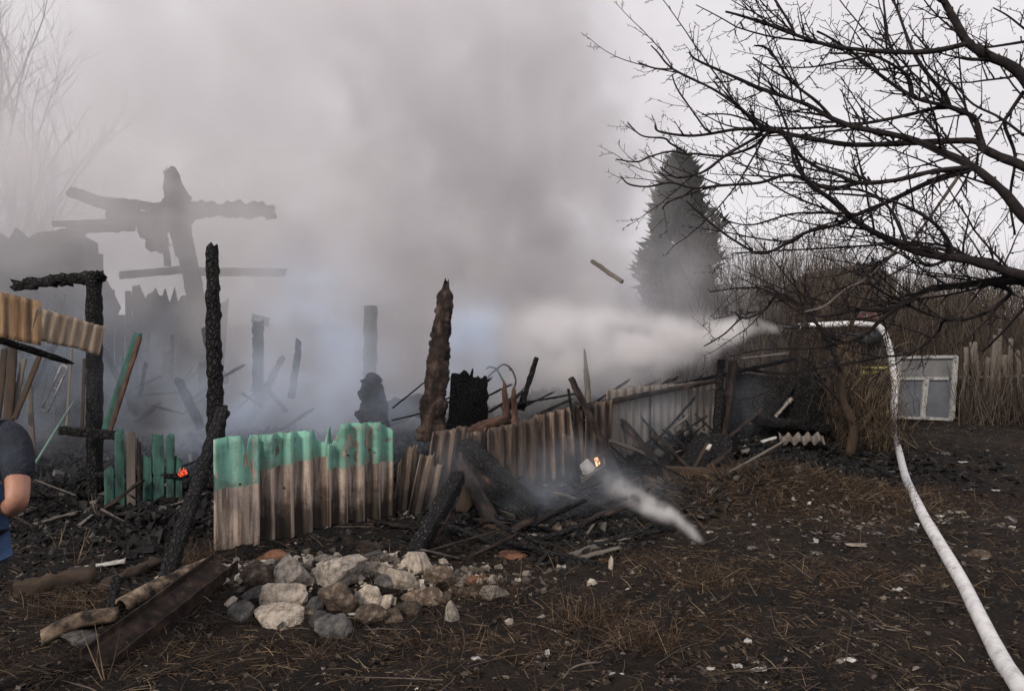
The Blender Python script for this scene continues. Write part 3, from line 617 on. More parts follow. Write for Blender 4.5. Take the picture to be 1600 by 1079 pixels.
tangle(46, 640, 960, 772, 878, 35, 130, 5, 17, 'short charred board in the tangle at the foot of the brown fence', 'charred boards in front of the brown fence', [(670, 'by the crusted beam'), (760, 'under the leaning timbers'), (850, 'by the ash covered stick'), (935, 'below the burning stool')], (0, 25), steep=.45)
tangle(34, 960, 1160, 690, 752, 30, 110, 4, 12, 'charred board strewn around the pair of black stumps', 'charred boards around the black stumps', [(985, 'left of the black stumps'), (1060, 'before the black stumps'), (1110, 'under the slim black post'), (1170, 'right of the black stumps')], (0, 60), steep=.8)
tangle(26, 20, 300, 740, 850, 25, 90, 4, 11, 'charred board strewn below the door frame post', 'charred boards below the door frame', [(60, 'beside the man'), (140, 'below the door frame post'), (220, 'before the plank fence'), (290, 'by the slanting pole')], (0, 40), steep=.6)
for k in range(46):
    px, py = rt.uniform(10, 330) if k < 26 else rt.uniform(200, 470), rt.uniform(600, 672); Y0 = rt.uniform(8.2, 10.2); an = rt.uniform(-1.5, 1.5); L = rt.uniform(40, 130)
    wp = rt.uniform(6, 18); o = pb('charred_board', px, py, Y0, px + L * math.sin(an) * .7, py - abs(L * math.cos(an)), Y0 + rt.uniform(-.3, .3), wp, CH, 'charred board jumbled inside the smoky ruin', 'board', hf=.4, ragged=.15, splint=.08, group='charred boards inside the ruin', sides=8)
    note(o, 'ruin', px, py, L * math.sin(an) * .7, L * math.cos(an), wp, 'black', [(60, 'above the man'), (150, 'behind the door frame post'), (230, 'above the plank fence'), (310, 'left of the tall post'), (420, 'right of the tall post')])
for k in range(26):
    px = rt.uniform(600, 1110); d_ = max(fx(px), 1.6); p_ = fpt(d_, -rt.uniform(.5, 1.6)); py = 648 - .05 * (px - 600) - rt.uniform(0, 25); an = rt.uniform(-.6, .6); L = rt.uniform(25, 90)
    wp = rt.uniform(4, 12); o = pb('charred_board', px, py + 12, p_.y, px + L * math.cos(an), py - L * abs(math.sin(an)), p_.y + rt.uniform(-.2, .3), wp, CH, 'charred board sticking out of the burnt heap behind the brown fence', 'board', hf=.4, ragged=.2, splint=.08, group='charred boards on the heap behind the fence', sides=8)
    note(o, 'heap', px, py, L * math.cos(an), L * math.sin(an), wp, 'black', [(630, 'left of the thick post'), (740, 'by the jagged black panel'), (840, 'on the heap behind the brown fence'), (920, 'behind the crossed poles'), (1050, 'behind the pale fence')])

settle(); BIN.clear()
# ------------------------------------------------------------------ rusty beam and debris at lower left
ch = thing('channel_beam', 'long rusty steel channel lying from the fence corner to the lower left', 'beam', tuple(G(250, 960)))
a, b_ = G(352, 884, .06), G(150, 1040, .03)
d = (b_ - a).normalized(); n_ = d.cross(Vector((0, 0, 1))).normalized()
def plate(name, a, b_, off, up, w_, th, m):
    mb = MB(); L = (b_ - a).length; dd = (b_ - a).normalized(); s_ = up.normalized(); q = dd.cross(s_).normalized()
    K = 24; n = []
    for i in range(K + 1):
        c = a + dd * L * i / K + off; e = .004 * noise.noise(Vector((i * .7, w_ * 9, 0)))
        n.append([c + s_ * (w_ / 2 + e) + q * th / 2, c + s_ * (w_ / 2 + e) - q * th / 2, c - s_ * (w_ / 2 - e) - q * th / 2, c - s_ * (w_ / 2 - e) + q * th / 2])
    fs = [(0, 1, 2, 3), tuple(4 * K + k for k in (3, 2, 1, 0))] + [(4 * i + k, 4 * i + 4 + k, 4 * i + 4 + (k + 1) % 4, 4 * i + (k + 1) % 4) for i in range(K) for k in range(4)]
    mb.add([v for r in n for v in r], fs); return mb.build(name, m)
nl = -n_ if n_.x > 0 else n_
adopt(ch, plate('web', a, b_, Vector((0, 0, 0)), Vector((nl.x, nl.y, .5)), .17, .01, M['rust']), plate('flange', a, b_, -nl * .08 + Vector((0, 0, .0)), Vector((0, 0, 1)), .08, .012, M['rust']), plate('flange', a, b_, nl * .08 + Vector((0, 0, .05)), Vector((0, 0, 1)), .05, .012, M['rust']))
def trough(name, pts, r, m, lab, arc=1.1):
    vs = []; n = 10; pts = smoothpts(pts, 6); d = (pts[-1] - pts[0]).normalized(); sx = d.cross(Vector((0, 0, 1))).normalized(); up = sx.cross(d)
    for side, rr in ((0, r), (1, r - .015)):
        for i, p in enumerate(pts):
            for k in range(n + 1):
                an = math.pi / 2 + (k / n - .5) * math.pi * arc; vs.append(p + sx * math.cos(an) * rr + up * math.sin(an) * rr * (1 + .06 * noise.noise(Vector((i * .4, k * .5, 1)))))
    W = n + 1; B = len(pts) * W; fs = []
    for i in range(len(pts) - 1):
        for k in range(n):
            q = i * W + k; fs += [(q, q + 1, q + W + 1, q + W), (B + q, B + q + W, B + q + W + 1, B + q + 1)]
        for k in (0, n): q = i * W + k; fs.append((q, q + W, B + q + W, B + q))
    for k in range(n): q = k; fs.append((q, B + q, B + q + 1, q + 1)); q = (len(pts) - 1) * W + k; fs.append((q, q + 1, B + q + 1, B + q))
    return tag(mesh(name, vs, fs, m, smooth=True), lab, 'pipe')
M['claypipe'] = simple('tan_asbestos_pipe', [(.38, (.012, .009, .007)), (.5, (.09, .065, .047)), (.72, (.26, .2, .145))], 14, 7, .9, .6, 40, .006)
trough('broken_pipe', [G(66, 1000, .03), G(120, 974, .05), G(188, 962, .05)], .055, M['claypipe'], 'broken tan half pipe at the lower left, left of the rusty channel')
trough('broken_pipe', [G(190, 950, .05), G(250, 918, .06), G(325, 885, .07)], .06, M['claypipe'], 'pale broken half pipe lying along the rusty channel below the fence corner')
pb('scorched_log', 22, 925, 4.6, 150, 902, 4.8, 36, BW, 'weathered brown log lying in the debris beside the man', 'log', ragged=.25, sides=10)
pb('scorched_log', 160, 920, 4.5, 244, 876, 4.95, 30, M['brownwood'], 'flat brown split log behind the broken pipe', 'log', ragged=.25, hf=.5, sides=10)
pb('white_stick', 112, 890, 4.9, 196, 876, 4.95, 9, M['paper'], 'white flaky branch lying on the brown logs', 'branch', ragged=.25, hf=.8)
pb('grey_slab', 172, 1010, 3.8, 102, 985, 4.0, 40, M['stone_grey'], 'dark grey slab lying against the tan half pipe', 'slab', ragged=.15, hf=.35, sides=8)
pb('charred_stump', 176, 965, 4.15, 182, 905, 4.25, 15, CH, 'little charred stub between the two half pipes', 'stub', ragged=.25)
tag(pb('turquoise_chip', 110, 1056, 3.52, 134, 1051, 3.55, 8, M['greenwood'], None, None, hf=.3, sides=6), 'turquoise paint chip on the soil at the bottom left', 'chip')
pb('dark_sheet', 230, 1010, 3.9, 292, 1000, 3.95, 26, M['stone_grey'], 'dark curled scrap of roofing felt below the rusty channel', 'scrap', hf=.15, ragged=.2)
pb('turquoise_chip', 330, 1000, 3.9, 366, 970, 4.05, 7, M['palegreen'], 'blue green lath scrap left of the stone pile', 'chip', hf=.4)

# ------------------------------------------------------------------ stone pile
ICO = {}
def ico(n):
    if n not in ICO:
        bm = bmesh.new(); bmesh.ops.create_icosphere(bm, subdivisions=n, radius=1); ICO[n] = ([v.co.copy() for v in bm.verts], [tuple(v.index for v in f.verts) for f in bm.faces]); bm.free()
    return ICO[n]
def stone(name, px, py, wp, hp, m, label, cat='stone', ang=0.0, blocky=.5, depth=.8, sub=3):
    c = G(px, py + hp * .5, .0); Yc = c.y + PX(wp, c.y) * .25; sx, sz = PX(wp, Yc) / 2, PX(hp, Yc) / 2
    c = P(px, py, Yc); sy = max(sx, sz) * depth * .8; sd = R.random() * 50
    pl = [(Vector((R.uniform(-1, 1), R.uniform(-1, 1), R.uniform(-1, 1))).normalized(), R.uniform(.42, .78)) for _ in range(int(6 + 4 * blocky))]
    vs0, fs = ico(sub); vs = []
    for v in vs0:
        p = v.copy()
        for n, dd in pl:
            e = p.dot(n) - dd
            if e > 0: p -= n * e * .92
        p *= 1.38 + .22 * noise.noise(p * 1.7 + Vector((sd, 0, 0))) + .1 * noise.noise(p * 5 + Vector((sd, 3, 0))) + .05 * noise.noise(p * 13 + Vector((sd, 0, 7)))
        vs.append(Vector((p.x * sx, p.y * sy, p.z * sz)))
    o = mesh(name, vs, fs, m, None, False); o.location = c; o.rotation_euler = (R.uniform(-.15, .15), ang, R.uniform(-.3, .3))
    return tag(o, label, cat, 'stones of the pile in front of the turquoise fence' if cat == 'stone' else None)
Z0 = lambda x, y: (300 + x / 3.077, 820 + y / 3.077)
ST = [(352, 262, 160, 105, 'stone_brown', 'flat angular grey brown slab leaning at the upper left of the pile', .2, .9), (487, 245, 150, 150, 'stone_pale', 'large pale grey upright stone left of the biggest boulder', -.1, .5),
      (690, 245, 240, 150, 'stone_pale', 'biggest pale boulder in the middle of the pile', .05, .6), (440, 345, 165, 120, 'stone_cream', 'cream speckled stone below the large pale grey one', -.2, .4), (715, 358, 150, 150, 'stone_brown', 'dark block with a squarish face below the biggest boulder', .05, 1),
      (838, 358, 100, 95, 'stone_cream', 'tan stone right of the dark squarish block', .3, .5), (900, 224, 140, 72, 'stone_cream', 'pale crusted stone on top, right of the biggest boulder', 0, .4), (1012, 270, 115, 115, 'stone_cream', 'long pale stone slanting down right at the top of the pile', .7, .4),
      (1078, 205, 150, 95, 'stone_cream', 'cream pitted stone at the top right of the pile', .1, .3), (1182, 258, 110, 110, 'stone_brown', 'smooth grey tan wedge at the right shoulder of the pile', .5, .8), (915, 372, 90, 72, 'stone_cream', 'whitish wedge shaped stone in the lower middle of the pile', -.3, .9),
      (870, 440, 125, 85, 'stone_brown', 'mottled grey tan stone at the bottom below the whitish wedge', .1, .5), (962, 445, 72, 68, 'stone_brown', 'little tan cobble at the bottom right of the whitish wedge', 0, .4), (693, 495, 145, 95, 'stone_grey', 'dark blue grey block at the very front of the pile', .05, 1),
      (398, 446, 230, 92, 'stone_cream', 'low wide cream stone at the lower left of the pile', -.1, .3), (244, 436, 98, 88, 'stone_grey', 'rounded grey stone at the far lower left of the pile', 0, .4), (1130, 342, 175, 75, 'stone_brown', 'long dull brown stone at the right of the pile', .12, .4),
      (1025, 412, 105, 80, 'stone_brown', 'brown grey cobble below the long dull brown stone', .2, .5), (1250, 428, 58, 84, 'stone_pale', 'pale grey pointed shard standing at the right foot of the pile', -.1, .9), (1455, 338, 110, 72, 'stone_pale', 'grey tan stone lying apart at the right end of the pile', .1, .6),
      (1340, 328, 95, 50, 'stone_brown', 'flat brown stone left of the one lying apart', 0, .4), (1368, 271, 100, 38, 'brick', 'reddish brown lump at the back right of the pile', 0, .4), (1285, 282, 62, 40, 'stone_pale', 'small tan stone beside the reddish brown lump', .2, .4),
      (392, 156, 105, 52, 'brick', 'rusty orange brick lying against the turquoise fence foot', -.05, 1), (545, 348, 56, 70, 'stone_grey', 'small smooth grey stone left of the dark squarish block', 0, .3), (600, 390, 80, 80, 'stone_grey', 'blackened stone in the dark gap under the biggest boulder', 0, .6),
      (866, 150, 120, 40, 'stone_grey', 'flat pale grey chip on the charred chunk behind the pile', 0, .6), (545, 430, 90, 45, 'stone_brown', 'small flat brown stone at the front beside the wide cream one', 0, .6), (610, 465, 80, 70, 'stone_grey', 'sooty cobble behind the dark blue grey block', .2, .6),
      (780, 250, 70, 60, 'stone_cream', 'small cream knob on the right end of the biggest boulder', .2, .4), (930, 285, 80, 60, 'stone_grey', 'dark cobble wedged below the crusted top stone', .2, .4), (310, 330, 100, 60, 'stone_grey', 'black lump on the left slope of the pile', .2, .4),
      (620, 175, 110, 45, 'stone_pale', 'flat pale stone lying on top of the biggest boulder', .05, .7), (1400, 345, 90, 45, 'stone_brown', 'low brown stone touching the one lying apart', .0, .5), (1225, 345, 70, 60, 'stone_brown', 'small angular brown stone above the pale pointed shard', .5, .7)]
for x, y, w_, h_, m, lab, an, bl in ST:
    px, py = Z0(x, y); stone('stone', px, py, w_ / 3.077 * 1.12, h_ / 3.077 * 1.2, M[m], lab, 'stone', an, bl)
stone('brick', 801, 868, 36, 20, M['brick'], 'orange brown broken brick lying alone right of the stone pile', 'brick', .1, 1)
stone('stone_shard', *Z0(155, 402), 38, 12, M['stone_cream'], 'long pinkish white shard tilted up left of the pile', 'shard', -.7, .6)
stone('round_stone', 1528, 868, 30, 15, M['stone_brown'], 'flat reddish stone on the soil right of the hose', 'stone fragment', 0, .3)
for k, (x, y, an, lab) in enumerate([(733, 266, -.5, 'larger white tile chip on the biggest boulder'), (690, 289, .5, 'smaller white tile chip beside the larger one on the boulder')]):
    px, py = Z0(x, y); o = beam('tile_chip', P(px - 6, py + 2, 4.3), P(px + 6 - 3 * k, py - 2, 4.32), .008, .035, M['whitepaint'], .03, seg=2, sides=4, smooth=False); tag(o, lab, 'tile chip')
# small rubble between the stones: nobody could count it
def scatter(name, n, samp, size, m, label, cat, flat=.35, lift=.5, tri=False, tilt=.6, elong=1.0):
    """n small angular pieces in one mesh"""
    xy = samp(n); n = len(xy); z = hgt(xy[:, 0], xy[:, 1])
    s_ = size[0] + (size[1] - size[0]) * NR.rand(n) ** 2.2
    base = np.array([[-1, -1, -1], [1, -1, -1], [1, 1, -1], [-1, 1, -1], [-.7, -.8, 1], [.8, -.6, 1], [.6, .8, 1], [-.8, .6, 1]], float)
    v = base[None] * (1 + .95 * (NR.rand(n, 8, 3) - .5)); v[:, :, 2] *= flat; v[:, :, 0] *= (1 + (elong - 1) * NR.rand(n))[:, None]
    v *= s_[:, None, None] / 2
    a, b_, c = NR.rand(n) * 6.28, (NR.rand(n) - .5) * tilt * 2, (NR.rand(n) - .5) * tilt * 2
    def rot(v, an, i, j):
        co, si = np.cos(an)[:, None], np.sin(an)[:, None]; p, q = v[:, :, i].copy(), v[:, :, j].copy(); v[:, :, i] = p * co - q * si; v[:, :, j] = p * si + q * co
    rot(v, b_, 1, 2); rot(v, c, 0, 2); rot(v, a, 0, 1)
    v += np.stack([xy[:, 0], xy[:, 1], z + s_ * flat * lift + .012], 1)[:, None]
    f = np.array([[0, 3, 2, 1], [4, 5, 6, 7], [0, 1, 5, 4], [1, 2, 6, 5], [2, 3, 7, 6], [3, 0, 4, 7]])
    F_ = (f[None] + 8 * np.arange(n)[:, None, None]).reshape(-1, 4)
    o = mesh(name, v.reshape(-1, 3), F_, m); return tag(o, label, cat, kind='stuff')
def gaus(cx, cy, rx, ry): return lambda n: np.stack([cx + NR.randn(n) * rx, cy + NR.randn(n) * ry], 1)
def near(y0, y1, p=1.6, wx=1.0):
    """spots on the ground, denser near the viewer as small things are only seen there"""
    def f(n):
        u = NR.rand(n); y = y0 * (y1 / y0) ** (u ** (1 / p)); x = (NR.rand(n) * 2 - 1) * y * .78 * wx
        return np.stack([x, y], 1)
    return f
scatter('rubble', 1300, gaus(-.95, 4.6, .5, .2), (.008, .055), island('rubble_chips', [(0, (.02, .018, .016)), (.4, (.09, .077, .066)), (1, (.42, .375, .32))]), 'small broken stone chips between the big stones of the pile', 'rubble', .7)
scatter('dark_litter', 75000, near(2.7, 13, 1.3), (.005, .028), M['litter'], 'dark burnt chips and leaf litter covering the soil', 'litter', .22, elong=2.2)
scatter('ash_flakes', 5200, near(2.7, 12, 1.3), (.004, .02), M['flakes'], 'scattered pale ash flakes and slate crumbs on the soil', 'ash', .2, tilt=.4, elong=1.6)
scatter('ash_flakes', 500, gaus(2.95, 6.1, .7, .45), (.01, .05), M['flakes'], 'patch of bluish white ash crumbs on the dark grass hump', 'ash', .2, tilt=.4, elong=2)
def behind(n):
    d = NR.rand(n) * 7.6 - .4; o_ = .35 + NR.rand(n) ** 1.3 * 3.8
    return np.stack([FO.x + .721 * d - .693 * o_, FO.y + .693 * d + .721 * o_], 1)
def frontf(n):
    d = 1.5 + NR.rand(n) * 5.4; o_ = .1 + NR.rand(n) ** 1.2 * 1.9
    return np.stack([FO.x + .721 * d + .693 * o_, FO.y + .693 * d - .721 * o_], 1)
M['coal'] = island('charcoal_chunks', [(0, (.003, .003, .0035)), (.7, (.009, .009, .0095)), (.93, (.028, .026, .026)), (1, (.11, .105, .1))], .8, spec=.2)
scatter('charcoal', 24000, behind, (.01, .085), M['coal'], 'burnt heap of charcoal chunks behind the fence', 'charcoal', .4, tilt=1.4, elong=2.5, lift=.8)
scatter('charcoal', 12000, frontf, (.008, .06), M['coal'], 'charcoal bits spread in front of the brown fence', 'charcoal', .35, tilt=.9, elong=2.5)
scatter('charcoal', 8000, gaus(.5, 9.3, .95, .4), (.015, .11), M['coal'], 'crumbly black and grey ash heap showing above the brown fence', 'charcoal', .4, tilt=1.4, elong=1.8, lift=1.5)
scatter('charcoal', 15000, gaus(-3.5, 6.2, 1.3, .7), (.006, .045), M['coal'], 'charred crumbs on the ground around the door frame post', 'charcoal', .35, tilt=.9, elong=2.5)
scatter('charcoal', 5000, gaus(3.3, 8.4, .9, .6), (.01, .07), M['coal'], 'charred crumbs around the pair of black stumps', 'charcoal', .35, tilt=.9, elong=2.5)

def blades(name, n, samp, L, r, m, label, cat, up=.25, curl=.3):
    xy = samp(n); z = hgt(xy[:, 0], xy[:, 1]) + .015; n = len(xy)
    l = L[0] + (L[1] - L[0]) * NR.rand(n) ** 2; an = NR.rand(n) * 6.28; el = np.abs(NR.randn(n)) * up
    d = np.stack([np.cos(an) * np.cos(el), np.sin(an) * np.cos(el), np.sin(el)], 1); p0 = np.stack([xy[:, 0], xy[:, 1], z], 1)
    sd = np.stack([-np.sin(an), np.cos(an), 0 * an], 1); c = curl * (NR.rand(n) - .5)
    p1 = p0 + d * (l * .5)[:, None] + sd * (c * l * .5)[:, None]; p2 = p0 + d * l[:, None]; p2[:, 2] -= l * .15 * np.sin(el)
    rr = r * (.5 + NR.rand(n)); u = np.cross(d, sd)
    vs = []
    for p, k in ((p0, 1), (p1, .9), (p2, .35)):
        for q in range(3):
            a_ = q * 2.094; vs.append(p + (sd * math.cos(a_) + u * math.sin(a_)) * (rr * k)[:, None])
    V_ = np.stack(vs, 1).reshape(-1, 3)
    f = [[i * 3 + q, i * 3 + (q + 1) % 3, (i + 1) * 3 + (q + 1) % 3, (i + 1) * 3 + q] for i in range(2) for q in range(3)]
    F_ = (np.array(f)[None] + 9 * np.arange(n)[:, None, None]).reshape(-1, 4)
    return tag(mesh(name, V_, F_, m), label, cat, kind='stuff')
blades('dry_grass', 42000, near(2.7, 13, 1.35), (.03, .17), .0013, M['straw'], 'dry trampled straw and grass stems strewn over the soil', 'grass', .22)
blades('dry_grass', 9000, gaus(2.6, 6.7, .9, .42), (.06, .24), .0016, M['straw'], 'matted brown grass hump right of the puff of smoke', 'grass', .5)
blades('dry_grass', 9000, lambda n: np.concatenate([gaus(cx, cy, .45, .16)(n // 7) for cx, cy in ((-.3, 3.7), (.9, 4.0), (1.5, 4.9), (-1.6, 3.6), (.5, 5.2), (2.3, 4.6), (-2.7, 4.2))]), (.04, .17), .0013, M['straw'], 'matted patches of dry grass on the foreground soil', 'grass', .35)
blades('dry_grass', 1500, lambda n: np.concatenate([gaus(cx, cy, .1, .06)(n // 6) for cx, cy in ((-.15, 4.3), (.4, 3.95), (-2.5, 4.1), (-2.15, 5.0), (.65, 3.7), (1.2, 4.6))]), (.08, .26), .0013, M['straw'], 'upright tufts of pale dry grass on the soil', 'grass', 1.1)
blades('twigs', 700, near(2.7, 11, 1.4), (.12, .5), .003, M['thicket'], 'thin fallen twigs lying on the burnt soil', 'twigs', .12)

# bigger scraps one can point at
SC = [(742, 1028, 20, 7, 'white scrap on the soil below the stone pile, nearest the bottom edge'), (962, 1052, 30, 9, 'largest white crumpled scrap at the bottom middle of the picture'), (855, 1020, 12, 8, 'small upright white flake left of the largest crumpled scrap'),
      (1152, 1040, 22, 8, 'white flake near the bottom, left of the hose end'), (1110, 1044, 16, 6, 'small white flake beside the wide one near the bottom'), (1512, 765, 34, 6, 'long pale shard on the soil right of the hose'), (1560, 766, 24, 6, 'pale shard farther right beyond the long one'),
      (1490, 800, 44, 6, 'flat pale strip lying right of the hose, upper of two'), (1470, 806, 22, 5, 'short pale strip touching the flat long one'), (1345, 852, 58, 10, 'wide ash grey flake in the middle of the dark grass'), (1505, 722, 26, 5, 'thin pale chip near the shed door panel'), (1402, 922, 18, 9, 'cream chip on the dark patch left of the hose'),
      (1380, 935, 16, 9, 'brownish curled chip below the cream one'), (1258, 727, 30, 9, 'pale oval flake below the piece of corrugated slate'), (955, 888, 9, 18, 'little yellow tan upright chip at the edge of the thin smoke'), (705, 960, 1, 1, None), (1185, 1045, 28, 6, 'thin pale sliver at the bottom between two flakes'),
      (1170, 1000, 14, 7, 'tiny white flake above the thin sliver'), (1330, 1030, 22, 6, 'dull white flake beside the bottom of the hose'), (1560, 1046, 20, 6, 'dull pale chip right of the hose end'), (545, 958, 26, 5, 'white sliver below the dark blue grey block')]
for x, y, w_, h_, lab in SC:
    if not lab: continue
    c = G(x, y, .02); a = PX(w_, c.y) / 2; hh = PX(h_, c.y)
    vs = [Vector((math.cos(q * .7854) * a * R.uniform(.6, 1.15), math.sin(q * .7854) * max(hh, a * .5) * R.uniform(.6, 1.15), R.uniform(-.2, .9) * hh * .5)) for q in range(8)]
    vs = [Vector((0, 0, hh * .25))] + vs; lo = [v - Vector((0, 0, .006)) for v in vs]
    fs = [(0, 1 + k, 1 + (k + 1) % 8) for k in range(8)] + [(9, 10 + (k + 1) % 8, 10 + k) for k in range(8)] + [(1 + k, 10 + k, 10 + (k + 1) % 8, 1 + (k + 1) % 8) for k in range(8)]
    o = mesh('scrap', vs + lo, fs, M['paper'] if 'brown' not in lab and 'yellow' not in lab and 'ash grey' not in lab else M['stone_cream']); o.location = c; tag(o, lab, 'scrap')
    if 'upright' in lab: o.rotation_euler = (1.2, 0, 0)
pb('grey_plank', 1398, 822, 5.85, 1455, 838, 5.75, 9, OW, 'short grey plank lying on the soil touching the hose', 'plank', hf=.3)
pb('fallen_stick', 702, 1060, 3.45, 730, 1038, 3.6, 3, OW, 'thin curved pale stick near the bottom of the picture', 'stick') if 0 else None
m_ = MB(); m_.tube(smoothpts([G(875, 1066, .02), G(893, 1044, .04), G(915, 1036, .05), G(944, 1034, .02)], 5), [.005] * 16, 5); tag(m_.build('bent_twig', M['bark_pale'], smooth=True), 'thin bent pale twig arching beside the largest crumpled scrap', 'twig')
m_ = MB(); m_.tube(smoothpts([G(1362, 970, .02), G(1382, 982, .03), G(1410, 984, .02)], 5), [.005] * 11, 5); tag(m_.build('bent_twig', M['bark_pale'], smooth=True), 'short pale bent twig left of the hose near the bottom', 'twig')
for a, b_, lab in (((786, 983), (822, 970), 'straight straw coloured stick below the stone pile'), ((930, 950), (955, 918), 'straight brown stick pointing up right in the middle foreground'), ((300, 960), (345, 912), 'long thin pale twig below the rusty channel')):
    m_ = MB(); m_.tube([G(*a, .02), G(*b_, .03)], [.005, .003], 5); tag(m_.build('fallen_stick', M['vine'], smooth=True), lab, 'stick')
# dry weed stalks in front of the plank fence
for k, (x, y, hp, lab) in enumerate([(155, 815, 55, 'dry branching weed stalk before the plank fence'), (118, 890, 70, 'dry pale weed stalk rising from the brown logs'), (165, 1072, 100, 'tall dry straw stalk at the lower left bottom'), (90, 860, 45, 'low bent weed stalk beside the man')]):
    m_ = MB(); a = G(x, y); Hh = PX(hp, a.y)
    for q in range(5):
        b_ = a + Vector((R.uniform(-.35, .35) * Hh, R.uniform(-.2, .2) * Hh, Hh * R.uniform(.6, 1.05))); mid = (a + b_) / 2 + Vector((R.uniform(-.1, .1) * Hh, 0, 0)); m_.tube([a, mid, b_], [.0035, .0025, .001], 4)
    tag(m_.build('weed_stalk', M['vine']), lab, 'weed')

# ------------------------------------------------------------------ collapsed shed at the right
o = sheet('corrugated_sheet', G(1218, 706, .0) + Vector((0, 0, .1)), Vector((1, .12, .0)), Vector((.3, 1, .25)), .6, .36, M['slate_pale'], jag(.3, .04, 9, 120), None, .03, .13); tag(o, 'piece of grey corrugated slate lying on the ground left of the vine covered sapling', 'roofing sheet')
RD = [('charred_beam', 1182, 672, 9.4, 1246, 592, 9.9, 12, CH, 'dark beam leaning up right behind the black post'), ('pale_board', 1170, 662, 9.5, 1215, 640, 9.7, 7, M['slate_pale'], 'curled pale strip at the foot of the dark leaning beam'), ('pale_board', 1208, 650, 9.6, 1234, 622, 9.8, 12, M['stone_pale'], 'curved pale shard leaning on the dark beam'),
      ('charred_beam', 1150, 575, 10.2, 1290, 592, 10.6, 9, CH, 'dark level beam in the fallen shed'), ('pale_board', 1190, 598, 10.2, 1260, 600, 10.4, 14, M['slate_pale'], 'flat pale tan board in the fallen shed, under the level beam'), ('pale_board', 1160, 560, 10.8, 1230, 552, 11, 8, M['slate_pale'], 'whitish roofing scrap on top of the fallen shed'),
      ('charred_beam', 1140, 620, 9.9, 1260, 616, 10.3, 10, CH, 'second dark beam lower in the fallen shed'), ('charred_post', 1262, 690, 10.2, 1258, 560, 10.2, 12, CH, 'dark upright post at the right side of the fallen shed'), ('charred_beam', 1290, 668, 9.6, 1180, 655, 9.4, 30, CH, 'dark rounded trunk lying behind the piece of slate'),
      ('charred_beam', 1130, 690, 9.1, 1190, 640, 9.4, 8, CB, 'brown pole propped low beside the black post'), ('pale_board', 1190, 690, 8.9, 1212, 683, 8.95, 7, M['paper'], 'small white curled scrap near the piece of slate')]
for nm, x0, y0, Y0, x1, y1, Y1, wp, m, lab in RD: pb(nm, x0, y0, Y0, x1, y1, Y1, wp, m, lab, nm.split('_')[1], hf=.5, ragged=.12)
slab('shed_wall', [(1135, 688), (1140, 585), (1290, 590), (1292, 692)], lambda x, y: 10.9, .06, CH, 'blackened wall remains of the fallen shed behind the leaning dark beam', 'wall', 10)
for k in range(26):
    x, y = R.uniform(1140, 1290), R.uniform(560, 690); Y0 = R.uniform(9.4, 10.8); an = R.uniform(-.9, .9); L = R.uniform(25, 75)
    if k % 3: continue
    wp = R.uniform(4, 9); o = pb('shed_plank', x, max(y, 575), Y0, x + L * math.cos(an), max(562, y - L * math.sin(an)), Y0 + R.uniform(-.2, .2), wp, [CH, OW, CB][k % 3], 'scorched plank tangled in the fallen shed', 'plank', hf=.3, group='planks of the fallen shed')
    note(o, 'shed', x, y, L * math.cos(an), L * math.sin(an), wp, ('black', 'grey', 'brown')[k % 3], [(1170, 'left in the fallen shed'), (1270, 'right in the fallen shed')])

settle()
# white framed panel (old door) leaning on the right
dp = thing('door_panel', 'old white framed door with grey and bluish panes leaning in the thicket at the right', 'door', tuple(P(1450, 654, 12.4)))
for nm, a, b_, wd in (('stile', (1493, 556), (1487, 654), 8), ('stile', (1405, 560), (1398, 650), 7), ('rail', (1403, 558), (1494, 557), 6), ('rail', (1398, 651), (1488, 655), 4), ('rail', (1404, 591), (1482, 591), 4), ('mullion', (1447, 592), (1441, 653), 8)):
    adopt(dp, beam(nm, P(*a, 12.4), P(*b_, 12.4), PX(wd, 12.4), .05, M['whitepaint'], .03, seg=8, smooth=False, sides=4, roll=math.pi / 4 * 0))
quad('panel', [(1407, 560), (1490, 560), (1489, 590), (1406, 590)], 12.42, .02, M['panelgrey'], dp)
quad('pane', [(1405, 593), (1443, 593), (1440, 650), (1401, 649)], 12.42, .02, M['panelblue'], dp)
quad('pane', [(1449, 593), (1487, 593), (1484, 653), (1444, 651)], 12.42, .02, M['panelblue'], dp)
# picket posts at the right
pf = thing('picket_fence', 'tumbledown grey wooden fence in the thicket right of the white framed door', 'fence', tuple(P(1550, 650, 13)))
for k in range(15):
    x = 1502 + k * 12 + R.uniform(-4, 4); wp = R.choice([5, 7, 12]); a = P(x, 662, 13); a.z = 0
    adopt(pf, beam('picket', a, P(x + R.uniform(-16, 12), R.uniform(508, 570), 13 + R.uniform(-.1, .1)), PX(wp, 13), .04, OW, .1, seg=10))
adopt(pf, beam('cross_rail', P(1495, 590, 13.05), P(1700, 585, 13.05), .07, .05, OW, .08), beam('cross_rail', P(1495, 633, 13.05), P(1700, 622, 13.05), .06, .05, OW, .08))

